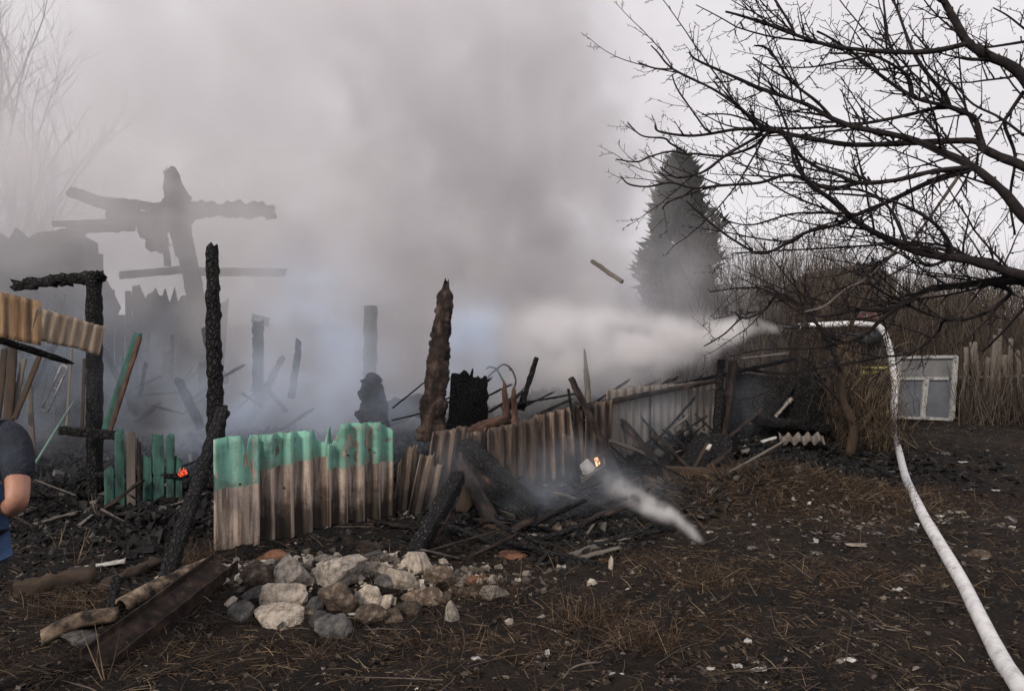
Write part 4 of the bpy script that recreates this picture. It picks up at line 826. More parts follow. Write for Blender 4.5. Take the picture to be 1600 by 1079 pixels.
# far houses seen through the thicket
def house(name, px0, px1, pye, pyr, Y, lab):
    a, b_ = P(px0, pye, Y), P(px1, pye, Y); r = P((px0 + px1) / 2, pyr, Y); dp_ = 7
    h_ = thing(name, lab, 'house', (r.x, Y, 0))
    mb = MB(); w_ = b_.x - a.x; mb.box(((a.x + b_.x) / 2, Y + dp_ / 2, a.z / 2), w_ * .92, dp_, a.z); adopt(h_, mb.build('wall', M['housewall']))
    v = [Vector((a.x, Y - .3, a.z)), Vector((b_.x, Y - .3, a.z)), Vector((r.x, Y - .3, r.z)), Vector((a.x, Y + dp_, a.z)), Vector((b_.x, Y + dp_, a.z)), Vector((r.x, Y + dp_, r.z))]
    adopt(h_, mesh('roof', v, [(0, 1, 2), (5, 4, 3), (0, 2, 5, 3), (1, 4, 5, 2), (0, 3, 4, 1)], M['roofgrey']))
    for q in (.3, .7):
        mb = MB(); mb.box((a.x + w_ * q, Y - .02, a.z * .5), w_ * .16, .06, a.z * .35); adopt(h_, mb.build('window', M['panelblue']))
house('far_house', 1310, 1402, 440, 410, 34, 'grey house with a dark gabled roof far behind the thicket')
house('far_house', 1440, 1560, 505, 458, 30, 'low bluish grey outbuilding behind the branches at the right')

# ------------------------------------------------------------------ hose and firefighter
hp = [G(x, y, .05) for x, y in ((1415, 745), (1440, 800), (1475, 860), (1503, 908), (1530, 962), (1565, 1030))]
dh = (hp[-1] - hp[-2]).normalized(); end = [G(1604, 1092, .05), hp[-1] + dh * 1.2, hp[-1] + dh * 2.6 + Vector((.1, 0, 0)), hp[-1] + dh * 5]
start = [P(1248, 510, 10.0), P(1300, 507, 10.05), P(1345, 506, 10.1), P(1375, 512, 10.15), P(1390, 545, 10.1), P(1397, 600, 10.0), P(1396, 650, 9.8), G(1397, 682, .05), G(1404, 702, .05)]
pts = smoothpts(start + hp + end, 8)
hz = thing('fire_hose', 'white fire hose running from the firefighter across the soil to the lower right corner', 'hose', (hp[0].x, hp[0].y, 0))
m_ = MB(); m_.tube(pts, [(.043 if p.z > .3 else .043) * (1 + .05 * noise.noise(p * 3.1) + .03 * noise.noise(p * 14)) for p in pts], 14, flat=.92); adopt(hz, m_.build('hose_line', M['hose'], smooth=True))
m_ = MB(); m_.tube([P(1250, 510, 10.0), P(1238, 511, 9.98), P(1228, 511, 9.97), P(1214, 512, 9.95)], [.035, .032, .022, .018], 10); adopt(hz, m_.build('nozzle', M['darkmetal'], smooth=True))
for k, q in enumerate((0.0,)):
    m_ = MB(); a, b_ = P(1250, 510, 10), P(1262, 509, 10.0); m_.tube([a, b_], [.05, .05], 12); adopt(hz, m_.build('coupling', M['darkmetal'], smooth=True))

def skin(name, verts, edges, radii, m, root=0, sub=2):
    me = bpy.data.meshes.new(name); me.from_pydata([tuple(v) for v in verts], edges, []); o = bpy.data.objects.new(name, me); COL.objects.link(o)
    md = o.modifiers.new('skin', 'SKIN'); md.use_smooth_shade = True
    for i, r in enumerate(radii):
        s_ = me.skin_vertices[0].data[i]; s_.radius = r if isinstance(r, tuple) else (r, r); s_.use_root = (i == root)
    sm = o.modifiers.new('sub', 'SUBSURF'); sm.levels = sm.render_levels = sub
    dg = bpy.context.evaluated_depsgraph_get(); me2 = bpy.data.meshes.new_from_object(o.evaluated_get(dg)); bpy.data.objects.remove(o)
    me2.name = name; me2.materials.clear(); me2.materials.append(m); me2.polygons.foreach_set('use_smooth', [True] * len(me2.polygons))
    o = bpy.data.objects.new(name, me2); COL.objects.link(o); return o
def chain(name, pts, radii, m, sub=2): return skin(name, pts, [(i, i + 1) for i in range(len(pts) - 1)], radii, m, 0, sub)
def hand(wrist, fwd, palm_n, root, m, curl=.5, s=1.0):
    """palm and five bent fingers; fwd from the wrist, palm_n out of the palm"""
    f = Vector(fwd).normalized(); n = Vector(palm_n); n = (n - f * n.dot(f)).normalized(); sd = f.cross(n); wr = Vector(wrist)
    o = chain('palm', [wr - f * .03 * s, wr + f * .02 * s, wr + f * .06 * s, wr + f * .088 * s], [(.026 * s, .02 * s), (.034 * s, .018 * s), (.042 * s, .017 * s), (.036 * s, .013 * s)], m); adopt(root, o)
    for k, (q, L) in enumerate(((-.033, .85), (-.011, 1.0), (.011, .95), (.032, .75))):
        a = wr + f * .075 * s + sd * q * s; pts = [a]; an = 0.1
        for seg in (.04, .027, .022):
            an += curl; a = a + (f * math.cos(an) + n * math.sin(an)) * seg * L * s; pts.append(a)
        adopt(root, chain('finger', pts, [.0098 * s, .009 * s, .0084 * s, .0066 * s], m, 1))
    a = wr + f * .015 * s - sd * .03 * s; adopt(root, chain('thumb', [a, a + (f * .6 - sd + n * .3).normalized() * .035 * s, a + (f * .9 - sd * .6 + n * .8).normalized() * .062 * s, a + (f - sd * .2 + n * .9).normalized() * .085 * s], [.013 * s, .0115 * s, .0105 * s, .008 * s], m, 1))
def head(c, face, root, hairm, s=1.0, hair=True):
    """a head: skull, jaw, nose, ears, eyes, mouth, hair"""
    F = Vector(face).normalized(); Rr = F.cross(Vector((0, 0, 1))).normalized(); U = Rr.cross(F).normalized(); c = Vector(c)
    vs0, fs = ico(4); vs = []
    for v in vs0:
        x, y, z = v.x * .076, v.y * .098, v.z * .118
        if z < 0: x *= 1 + z * 2.6; y *= 1 + z * 1.1; y += .012 * (-z / .118)
        if v.y > .3:
            dx, dz = x / .016, (z + .012) / .03; y += .022 * math.exp(-dx * dx - dz * dz) * (1 if z > -.02 else .9)
            for e in (-.03, .03): y -= .012 * math.exp(-((x - e) / .015) ** 2 - ((z - .012) / .012) ** 2)
            y += .006 * math.exp(-(x / .024) ** 2 - ((z + .06) / .008) ** 2) - .005 * math.exp(-(x / .026) ** 2 - ((z + .0535) / .003) ** 2)
        vs.append(c + (Rr * x + F * y + U * z) * s)
    adopt(root, mesh('head', vs, fs, M['skin'], None, True))
    for e in (-1, 1):
        m_ = MB(); p = c + (Rr * .076 * e + F * -.005 + U * .0) * s
        m_.tube([p - U * .03 * s, p - U * .012 * s + Rr * e * .01 * s, p + U * .012 * s + Rr * e * .014 * s, p + U * .03 * s], [.004 * s, .012 * s, .014 * s, .005 * s], 8, flat=.5); adopt(root, m_.build('ear', M['skin'], smooth=True))
        v2 = [c + (Rr * (.03 * e) + F * .079 + U * .012) * s + q * .0095 * s for q in ico(2)[0]]; adopt(root, mesh('eye', v2, ico(2)[1], M['whitepaint'], None, True))
    if hair:
        v3 = [c + (Rr * v.x * .083 + F * (v.y * .104 - .012) + U * (v.z * .118 + .012)) * s * (1 + .02 * noise.noise(v * 6)) if 0 else c + (Rr * v.x * .083 + F * (v.y * .102 - .014) + U * (v.z * .116 + .014)) * s for v in vs0]
        keep = [f for f in fs if sum(vs0[i].z + .55 * -vs0[i].y for i in f) / 3 > .05]
        adopt(root, mesh('hair', v3, keep, hairm, None, True))
# firefighter, facing the fire (towards -X)
FX, FY = 5.02, 10.2
def q_(x, y, z): return Vector((FX + x, FY + y, z))
ff = thing('person', 'person in dark coat with yellow bands and helmet aiming the hose behind the sapling', 'person', (FX, FY, 0))
V_ = [q_(0, 0, .95), q_(-.02, 0, 1.15), q_(-.05, 0, 1.36), q_(-.07, 0, 1.5), q_(-.08, 0, 1.56),
      q_(-.06, -.19, 1.46), q_(-.26, -.26, 1.42), q_(-.5, -.12, 1.5), q_(-.06, .19, 1.46), q_(-.3, .22, 1.4), q_(-.62, .04, 1.49),
      q_(.01, -.11, .9), q_(-.1, -.14, .5), q_(-.06, -.15, .1), q_(.04, .11, .9), q_(.14, .14, .5), q_(.2, .15, .1)]
E_ = [(0, 1), (1, 2), (2, 3), (3, 4), (3, 5), (5, 6), (6, 7), (3, 8), (8, 9), (9, 10), (0, 11), (11, 12), (12, 13), (0, 14), (14, 15), (15, 16)]
adopt(ff, skin('body', V_, E_, [.17, .175, .17, .09, .065, .085, .07, .05, .085, .07, .05, .12, .088, .075, .12, .088, .075], M['turnout']))
head(q_(-.13, 0, 1.68), (-1, 0, -.05), ff, M['hair'], 1.0, False)
vs0, fs0 = ico(4)
hv = [q_(-.12 + v.x * .135 + (.03 if v.z < .1 else 0) * (1 if v.x > 0 else 0), v.y * .118, 1.715 + max(v.z, -.1) * .13) for v in vs0]
adopt(ff, mesh('helmet', hv, [f for f in fs0 if max(vs0[i].z for i in f) > -.12], M['helmet'], None, True))
m_ = MB(); m_.tube([q_(-.12 + .16 * math.cos(a), .135 * math.sin(a), 1.705) for a in [k * math.pi / 10 for k in range(21)]], .012, 6); adopt(ff, m_.build('helmet_brim', M['helmet'], smooth=True))
def band(c, r1, r2, w_): 
    m_ = MB(); m_.tube([c - Vector((0, 0, w_ / 2)), c + Vector((0, 0, w_ / 2))], [r1, r1], 20, cap=False); return m_.build('reflective_band', M['yellow'], smooth=True)
adopt(ff, band(q_(-.01, 0, .98), .185, .185, .045), band(q_(-.01, 0, 1.05), .186, .186, .03), band(q_(-.085, -.142, .42), .1, .1, .06), band(q_(.155, .142, .42), .1, .1, .06))
for p, f in ((V_[7], (-1, .3, 0)), (V_[10], (-1, -.2, 0))): hand(p, f, (0, .3, -1), ff, M['darkmetal'], .7)
for p in (V_[13], V_[16]):
    adopt(ff, chain('boot', [Vector((p.x + .04, p.y, .1)), Vector((p.x, p.y, .06)), Vector((p.x - .12, p.y, .05)), Vector((p.x - .18, p.y, .045))], [.06, .06, .05, .035], M['darkmetal']))

# man at the left edge, back half turned, elbow out
mn = thing('person', 'person in navy t-shirt and blue jeans at the left edge, bare elbow out', 'person', (-2.3, 3.0, 0))
BX = -.02
def w3(x, y, z): return Vector((x + BX, y, z))
V_ = [w3(-2.3, 3.0, .8), w3(-2.3, 3.08, .98), w3(-2.31, 3.18, 1.12), w3(-2.32, 3.27, 1.2), w3(-2.4, 3.34, 1.25),
      w3(-2.12, 3.18, 1.14), w3(-2.03, 3.05, 1.0), w3(-2.0, 3.0, .92), w3(-2.1, 3.1, .87), w3(-2.2, 3.22, .86),
      w3(-2.52, 3.22, 1.14), w3(-2.6, 3.12, 1.0), w3(-2.56, 3.16, .93), w3(-2.42, 3.27, .9),
      w3(-2.22, 3.0, .8), w3(-2.2, 3.04, .45), w3(-2.21, 2.98, .09), w3(-2.39, 3.02, .8), w3(-2.4, 3.1, .45), w3(-2.41, 3.06, .09)]
E_ = [(0, 1), (1, 2), (2, 3), (3, 4), (3, 5), (5, 6), (6, 7), (7, 8), (8, 9), (3, 10), (10, 11), (11, 12), (12, 13), (0, 14), (14, 15), (15, 16), (0, 17), (17, 18), (18, 19)]
adopt(mn, skin('body', V_, E_, [.14, .13, .15, .08, .055, .065, .05, .046, .043, .027, .065, .05, .044, .027, .085, .058, .042, .085, .058, .042], M['skin']))
SV = V_[:4] + [V_[5], V_[5] + (V_[6] - V_[5]) * 1.12 + Vector((.005, 0, 0)), V_[10], V_[10] + (V_[11] - V_[10]) * .85, V_[0] - Vector((0, 0, .03))]
adopt(mn, skin('shirt', SV, [(8, 0), (0, 1), (1, 2), (2, 3), (3, 4), (4, 5), (3, 6), (6, 7)], [.165, .15, .15, .085, .07, .066, .07, .066, .16], M['navy']))
JV = [V_[0] - Vector((0, 0, .01))] + V_[14:20]
adopt(mn, skin('jeans', JV, [(0, 1), (1, 2), (2, 3), (0, 4), (4, 5), (5, 6)], [.155, .108, .08, .07, .108, .08, .07], M['denim']))
head(w3(-2.5, 3.42, 1.38), (-.3, 1, -.35), mn, M['hair'], .98)
hand(V_[9], (-.7, .7, .1), (-.3, .1, .9), mn, M['skin'], .55); hand(V_[13], (.7, .6, .0), (.2, .1, .9), mn, M['skin'], .55)
for p in (V_[16], V_[19]): adopt(mn, chain('shoe', [Vector((p.x, p.y - .05, .05)), Vector((p.x, p.y + .03, .055)), Vector((p.x - .01, p.y + .13, .045)), Vector((p.x - .01, p.y + .19, .035))], [.045, .05, .045, .03], M['shoe']))

# ------------------------------------------------------------------ trees
def px_at(base, x, Yl): return Yl
def twiggy(mb, path, rs, spacing, L, depth, up=.1, rr=.35, spurs=True, rng=R, minr=.0022):
    """side shoots and short spurs along a branch"""
    acc = rng.uniform(0, spacing)
    for i in range(len(path) - 1):
        a, b_ = path[i], path[i + 1]; seg = (b_ - a).length; d = (b_ - a).normalized(); acc += seg
        while acc > spacing:
            acc -= spacing; q = a + (b_ - a) * rng.random(); r0 = max(minr, min(rs[i] * rr, .007))
            o_ = Vector((rng.uniform(-1, 1), rng.uniform(-1, 1), rng.uniform(-.8, 1) + up)).cross(d) if rng.random() < .3 else Vector((rng.uniform(-1, 1), rng.uniform(-.7, .7), rng.uniform(-1, 1)))
            o_ = (o_ - d * o_.dot(d)).normalized(); dr = (d * rng.uniform(.4, 1.2) + o_ + Vector((0, 0, up))).normalized()
            if spurs and rng.random() < .5:
                l = rng.uniform(.015, .05); mb.tube([q, q + dr * l * .6, q + dr * l + o_ * .005], [r0 * .9, r0 * .85, r0 * 1.0], 4); continue
            l = L * rng.uniform(.3, 1.0); n = 5; pts = [q]; v = dr.copy()
            for k in range(n):
                v = (v + Vector((rng.uniform(-.25, .25), rng.uniform(-.2, .2), rng.uniform(-.22, .3))) * .6).normalized(); pts.append(pts[-1] + v * l / n)
            rr_ = [r0 * (1 - .6 * k / n) for k in range(n + 1)]; mb.tube(pts, rr_, 4)
            if depth > 0: twiggy(mb, pts, rr_, spacing * .6, L * .5, depth - 1, up, .8, spurs, rng, minr * .85)
            elif spurs: 
                for k in range(1, n + 1):
                    if rng.random() < .75:
                        o2 = Vector((rng.uniform(-1, 1), rng.uniform(-1, 1), rng.uniform(-1, 1))).normalized(); ll = rng.uniform(.012, .03); mb.tube([pts[k], pts[k] + o2 * ll], [minr, minr], 3)
# foreground apple tree; crop coordinates -> picture
c1 = lambda l: [(950 + x / 2.452, y / 2.452) for x, y in l]
c2 = lambda l: [(1100 + x / 3.174, 380 + y / 3.174) for x, y in l]
LM = {}
def limb(key, pts, w0, w1, dend, parent=None, d0=None):
    if parent:
        pp = LM[parent][0]; ps = LM[parent][1]
        j = min(range(len(ps)), key=lambda i: (ps[i][0] - pts[0][0]) ** 2 + (ps[i][1] - pts[0][1]) ** 2); d0 = ps[j][2]
    n = len(pts); P3 = [(x, y, d0 + (dend - d0) * i / (n - 1)) for i, (x, y) in enumerate(pts)]
    path = smoothpts([P(*q) for q in P3], 5)
    if parent: path[0] = pp[min(range(len(pp)), key=lambda i: (pp[i] - path[0]).length)].copy()
    f2 = []; 
    for i in range(n - 1):
        for k in range(5): f2.append(tuple(P3[i][q] + (P3[i + 1][q] - P3[i][q]) * k / 5 for q in range(3)))
    f2.append(P3[-1]); m = len(path)
    w0_ = w0 * (.75 if w0 > 12 else 1.0 if w0 > 6 else 1.12); w1 = w1 * 1.12; rs = [PX(w0_ + (w1 - w0_) * (i / (m - 1)) ** .8, P3[0][2]) / 2 * (1 + .16 * noise.noise(path[i] * 9) + .12 * noise.noise(path[i] * 23)) for i in range(m)]
    LM[key] = (path, f2, rs)
trunkp = [(1820, 1190), (1800, 900), (1770, 640), (1730, 480), (1680, 360), (1640, 300)]
limb('T', [(1850, 1150), (1820, 900), (1780, 680), (1740, 520), (1700, 420)], 60, 34, 4.3, d0=3.9)
limb('A', [(1700, 420), (1660, 300), (1630, 180)] + c1([(1594, 300), (1530, 245), (1470, 220), (1380, 165), (1330, 80), (1285, 0), (1240, -90)]), 30, 8, 4.4, 'T')
limb('A2', c1([(1380, 165), (1250, 195), (1100, 200), (960, 190), (850, 175), (720, 135), (600, 90), (500, 58), (450, 45)]), 9, 3, 4.3, 'A')
limb('A3', c1([(720, 140), (690, 80), (640, 0), (610, -60)]), 4, 3, 4.3, 'A2')
limb('B', [(1700, 420), (1650, 300)] + c1([(1594, 640), (1500, 600), (1440, 570), (1400, 540), (1200, 545), (950, 555), (800, 535), (620, 500), (500, 495), (330, 520), (200, 505), (180, 480)]), 24, 2.6, 4.9, 'T')
limb('B1', c1([(620, 500), (560, 460), (490, 400), (400, 340), (250, 265), (190, 200), (165, 175)]), 6, 2, 5.0, 'B')
limb('B2', c1([(250, 265), (180, 262), (118, 240)]), 3, 2, 5.0, 'B1')
limb('B3', c1([(380, 505), (320, 420), (265, 340), (245, 285)]), 3, 2, 4.9, 'B')
limb('C', c1([(1440, 570), (1425, 515), (1400, 450), (1310, 410), (1180, 375), (1060, 300), (950, 210), (850, 145), (800, 120)]), 13, 3, 4.5, 'B')
limb('C1', c1([(1310, 400), (1150, 440), (1000, 470), (850, 485), (640, 490), (470, 440), (360, 440)]), 7, 2.2, 5.2, 'C')
limb('C2', c1([(1310, 385), (1200, 250), (1150, 150), (1110, 40), (1080, -30)]), 6, 3, 4.8, 'C')
limb('C3', c1([(1165, 375), (1150, 300), (1100, 255), (1000, 210), (850, 205)]), 8, 2.4, 4.5, 'C')
limb('C4', c1([(1110, 220), (1075, 150), (1055, 0), (1050, -50)]), 3.5, 2.5, 4.6, 'A2')
limb('D', [(1700, 420), (1650, 380)] + c1([(1594, 830), (1520, 740), (1440, 670), (1400, 640), (1300, 590), (1150, 530), (960, 490), (860, 455), (760, 400), (600, 345), (450, 280), (340, 230), (310, 200)]), 26, 2.4, 4.6, 'T')
limb('D1', c1([(860, 455), (800, 390), (700, 310), (640, 220), (600, 180), (560, 175)]), 5, 2, 4.4, 'D')
limb('D2', c1([(700, 310), (620, 265), (555, 220)]), 3, 2, 4.4, 'D1')
limb('D3', c1([(1400, 640), (1250, 655), (1100, 690), (960, 700), (880, 670), (800, 640), (720, 580), (690, 500), (650, 400), (610, 350)]), 9, 2.5, 4.3, 'D')
limb('D4', c1([(1400, 650), (1250, 690), (1080, 770), (960, 820), (880, 860), (760, 890), (600, 970), (500, 930), (400, 860), (300, 770)]), 10, 2.5, 4.9, 'D')
limb('D5', c1([(960, 820), (820, 815), (700, 820), (560, 860), (470, 850), (420, 820)]), 4, 2, 5.1, 'D4')
limb('E', c1([(960, 700), (840, 720), (700, 670), (580, 700), (440, 710), (330, 720), (240, 700), (150, 715), (80, 705), (50, 675)]), 7, 2, 4.6, 'D3')
limb('E1', c1([(440, 600), (340, 590), (300, 590), (240, 580), (160, 600), (110, 620), (30, 610)]), 3.5, 2, 4.9, d0=4.9)
limb('E2', c1([(615, 505), (560, 560), (480, 590), (440, 600)]), 5, 3.5, 4.9, 'B')
limb('E3', c1([(600, 510), (460, 590), (380, 650), (330, 670), (260, 680), (200, 640)]), 5, 2.4, 4.95, 'B')
limb('E4', c1([(300, 585), (240, 550), (215, 530), (130, 520), (75, 470)]), 3, 2, 4.9, 'E1')
limb('E5', c1([(330, 720), (290, 750), (230, 775), (208, 800)]), 3, 1.8, 4.7, 'E')
limb('G', [(1700, 420), (1650, 435)] + [(1600, 430), (1566, 421), (1510, 405), (1462, 399), (1415, 386), (1374, 367), (1337, 345), (1297, 310), (1262, 285), (1240, 235), (1215, 200)], 30, 3, 4.4, 'T')
limb('G1', c1([(1150, 950), (1040, 900), (950, 845), (880, 780), (800, 720), (720, 640), (700, 540)]), 10, 2.6, 4.2, 'G')
limb('G2', c1([(1150, 950), (1130, 900), (1080, 800), (1000, 740), (900, 720), (740, 700), (640, 700)]), 6, 2.4, 4.6, 'G')
limb('G3', c1([(1320, 980), (1290, 900), (1200, 820), (1050, 760), (850, 740)]), 8, 2.4, 4.1, 'G')
limb('K', [(1740, 520), (1680, 450)] + c2([(1587, 190), (1450, 190), (1250, 210), (1130, 225), (1050, 260), (900, 360), (800, 450), (690, 490), (540, 520), (300, 525), (130, 560)]), 24, 2.4, 5.2, 'T')
limb('K1', c2([(1400, 195), (1520, 240), (1420, 330), (1300, 375), (1180, 370), (1060, 330), (900, 250), (800, 200), (620, 240), (480, 300)]), 8, 2.2, 5.0, 'K')
limb('K2', c2([(1300, 375), (1190, 385), (1160, 440), (1080, 510), (1000, 550), (880, 565), (700, 600), (560, 620), (440, 640), (300, 740), (180, 770), (40, 720)]), 5, 2, 5.6, 'K1')
limb('K3', c2([(1050, 260), (900, 330), (760, 330), (600, 360), (520, 340), (380, 250), (300, 330), (220, 370), (180, 375), (100, 450), (0, 510)]), 6, 2.4, 5.6, 'K')
limb('K4', c2([(520, 340), (460, 300), (300, 230), (200, 220), (30, 240)]), 4, 2, 5.6, 'K3')
limb('K5', c2([(180, 375), (155, 340)]), 3, 2.4, 5.6, 'K3')
limb('K6', c2([(690, 490), (560, 400), (500, 330), (470, 250), (430, 150)]), 5, 2, 5.2, 'K')
limb('N', c2([(1587, 320), (1490, 430), (1400, 520), (1370, 530)]), 5, 2.2, 4.9, d0=4.5)
limb('W', c2([(1530, 180), (1400, 90), (1250, 70), (1100, 110), (1000, 0), (900, 90), (800, 180), (700, 230), (600, 310), (500, 340)]), 6, 3, 4.6, d0=4.4)
limb('Wb', c1([(1545, 1060), (1480, 1000), (1390, 985), (1280, 940), (1140, 930), (1000, 940), (850, 950), (650, 960), (480, 970)]), 6, 2, 4.7, d0=4.4)
limb('V', c1([(1340, 680), (1270, 780), (1220, 850), (1150, 940), (1040, 1010), (980, 1070)]), 5, 3, 4.7, 'D4')
limb('V1', c1([(1594, 350), (1540, 430), (1520, 480), (1560, 600), (1540, 760), (1560, 900)]), 7, 3, 4.6, d0=4.4)
limb('V2', c1([(1594, 520), (1500, 450), (1400, 400), (1330, 330), (1230, 260), (1200, 210)]), 4, 2, 4.4, d0=4.4)
limb('V3', c1([(1594, 160), (1500, 175), (1450, 180), (1380, 165)]), 4, 3, 4.4, d0=4.4)
limb('V4', c1([(1660, 160), (1594, 110), (1530, 60), (1475, 30)]), 4, 2, 4.6, d0=4.6)
at_ = thing('apple_tree', 'bare old apple tree with black spurred branches reaching in from the right', 'tree', (PX(1040, 3.9), 3.9, 0))
tw = MB()
rt = random.Random(21)
for k, (path, _, rs) in LM.items():
    mb = MB(); mb.tube(path, rs, 10 if rs[0] > .02 else 7)
    pale = k in ('W', 'V')
    o = mb.build('trunk' if k == 'T' else 'branch', M['bark_pale'] if pale else M['bark'], smooth=True); adopt(at_, o)
    if pale: o['label'] = 'pale dead branch'
    if k != 'T':
        st_ = 0 if rs[0] < .03 else len(path) // 4
        twiggy(tw, path[st_:], rs[st_:], .075, .34, 1, .08, .5, True, rt)
for k, (path, _, rs) in LM.items():
    if k == 'T' or rs[0] < .011: continue
    n_ = max(1, int(sum((path[i + 1] - path[i]).length for i in range(len(path) - 1)) / .28))
    for q in range(n_):
        i = rt.randint(len(path) // 6, int(len(path) * .75)); d = (path[min(i + 2, len(path) - 1)] - path[i - 2]).normalized()
        v = (d * rt.uniform(.6, 1.3) + Vector((rt.uniform(-.3, .3), rt.uniform(-.8, .8), rt.uniform(-.75, .8)))).normalized(); L = rt.uniform(.35, 1.1) * (1.1 - .7 * i / len(path)); pts = [path[i]]
        for j in range(9):
            v = (v + Vector((rt.uniform(-.14, .1), rt.uniform(-.12, .12), rt.uniform(-.1, .16)))).normalized(); pts.append(pts[-1] + v * L / 9)
        r_ = min(rs[i] * .6, .0075); rr_ = [r_ * (1 - .62 * j / 9) for j in range(10)]; tw.tube(pts, rr_, 5); twiggy(tw, pts, rr_, .07, .16, 0, .08, .8, True, rt)
o = tw.build('twigs', M['bark']); o['kind'] = 'stuff'; adopt(at_, o)

# sapling overgrown with dry vines
sp = thing('vine_covered_sapling', 'crooked sapling wrapped in a dry brown vine tangle before the firefighter', 'tree', tuple(G(1328, 706)))
LM2 = []
def spath(pts, Y0, Y1, w0, w1):
    n = len(pts); p = smoothpts([P(x, y, Y0 + (Y1 - Y0) * i / (n - 1)) for i, (x, y) in enumerate(pts)], 5); m = len(p)
    return p, [PX(w0 + (w1 - w0) * i / (m - 1), Y0) / 2 for i in range(m)]
tr = c2([(725, 1045), (740, 900), (690, 780), (685, 650), (660, 570), (700, 480), (760, 330), (800, 250), (830, 120)])
for nm, (p, r) in (('trunk', spath(tr, 8.9, 8.9, 15, 4)), ('branch', spath(c2([(685, 650), (640, 540), (560, 400), (490, 310), (380, 250), (300, 210)]), 8.9, 8.5, 7, 2.5)), ('branch', spath(c2([(690, 800), (600, 700), (540, 600), (520, 480)]), 8.9, 8.8, 5, 2)), ('branch', spath(c2([(660, 570), (560, 620), (440, 650), (300, 740)]), 8.9, 8.3, 5, 2)), ('branch', spath(c2([(760, 330), (850, 200), (980, 130), (1100, 60)]), 8.9, 9, 4, 2))):
    mb = MB(); mb.tube(p, r, 7); adopt(sp, mb.build(nm, M['brownwood'] if nm == 'trunk' else M['bark'], smooth=True)); LM2.append((p, r))
mb = MB(); rt = random.Random(5)
for p, r in LM2: twiggy(mb, p, r, .09, .4, 1, .1, .5, False, rt, .003)
o = mb.build('twigs', M['bark']); o['kind'] = 'stuff'; adopt(sp, o)
mb = MB(); c0 = G(1345, 700)
for k in range(2300):
    a = Vector((c0.x + rt.gauss(0, .23), c0.y + rt.gauss(0, .25), abs(rt.gauss(.25, .5)))); a.z = min(a.z, 1.35); 
    pts = [a]; v = Vector((rt.uniform(-.6, .6), rt.uniform(-.5, .5), rt.choice([-1, 1, 1]))).normalized(); l = rt.uniform(.1, .45)
    for q in range(4):
        v = (v + Vector((rt.uniform(-.5, .5), rt.uniform(-.4, .4), rt.uniform(-.4, .35)))).normalized(); pts.append(pts[-1] + v * l / 4)
        if pts[-1].z < .02: pts[-1].z = .02
    mb.tube(pts, [.0035, .003, .003, .0025, .0015], 3)
o = mb.build('vine_tangle', M['vine']); o['kind'] = 'stuff'; adopt(sp, o)

# conifer
def conifer(x, Y, w_, h_, name, lab):
    c_ = thing(name, lab, 'tree', (x, Y, 0)); mb = MB(); mb.tube([(x, Y, 0), (x, Y, h_ * .5), (x, Y, h_ * .93)], [.2, .12, .02], 8); adopt(c_, mb.build('trunk', M['bark_grey'], smooth=True))
    rg = np.random.RandomState(4); n = 4200; u = rg.rand(n) ** .8; z = .5 + u * (h_ - .5); prof = np.where(u < .3, .75 + u * .8, 1 - (np.clip(u - .3, 0, 1) / .7) ** 2.2 * .95)
    an = rg.rand(n) * 6.283; lump = 1 + .2 * np.sin(an * 5 + z * 1.7) + .24 * np.sin(an * 3 - z * 2.3) + .22 * np.sin(an * 7 + z * 5.2) * np.sin(z * 3.7 + an)
    rr = w_ / 2 * prof * lump * (.3 + .75 * rg.rand(n) ** .45); p = np.stack([x + np.cos(an) * rr, Y + np.sin(an) * rr, z], 1)
    out = np.stack([np.cos(an) * .55, np.sin(an) * .55, .75 + 0 * an], 1) + rg.randn(n, 3) * .28; out /= np.linalg.norm(out, axis=1)[:, None]
    vs = []; fs = []; allv = []
    for q in range(5):
        o2 = out + rg.randn(n, 3) * .38; o2 /= np.linalg.norm(o2, axis=1)[:, None]; sd = np.cross(o2, rg.randn(n, 3)); sd /= np.linalg.norm(sd, axis=1)[:, None]
        L = (.12 + .5 * rg.rand(n) ** 2.5)[:, None]; ww = L * .1
        allv.append(np.stack([p, p + o2 * L * .5 + sd * ww, p + o2 * L, p + o2 * L * .5 - sd * ww], 1))
    A = np.concatenate(allv); F_ = np.arange(len(A) * 4).reshape(-1, 4); o = mesh('crown', A.reshape(-1, 3), F_, M['needles']); adopt(c_, o)
pc = P(1062, 240, 24)
conifer(pc.x, 24, PX(94, 24), pc.z - .25, 'conifer', 'tall dark conifer half hidden in smoke at the right of the plume')

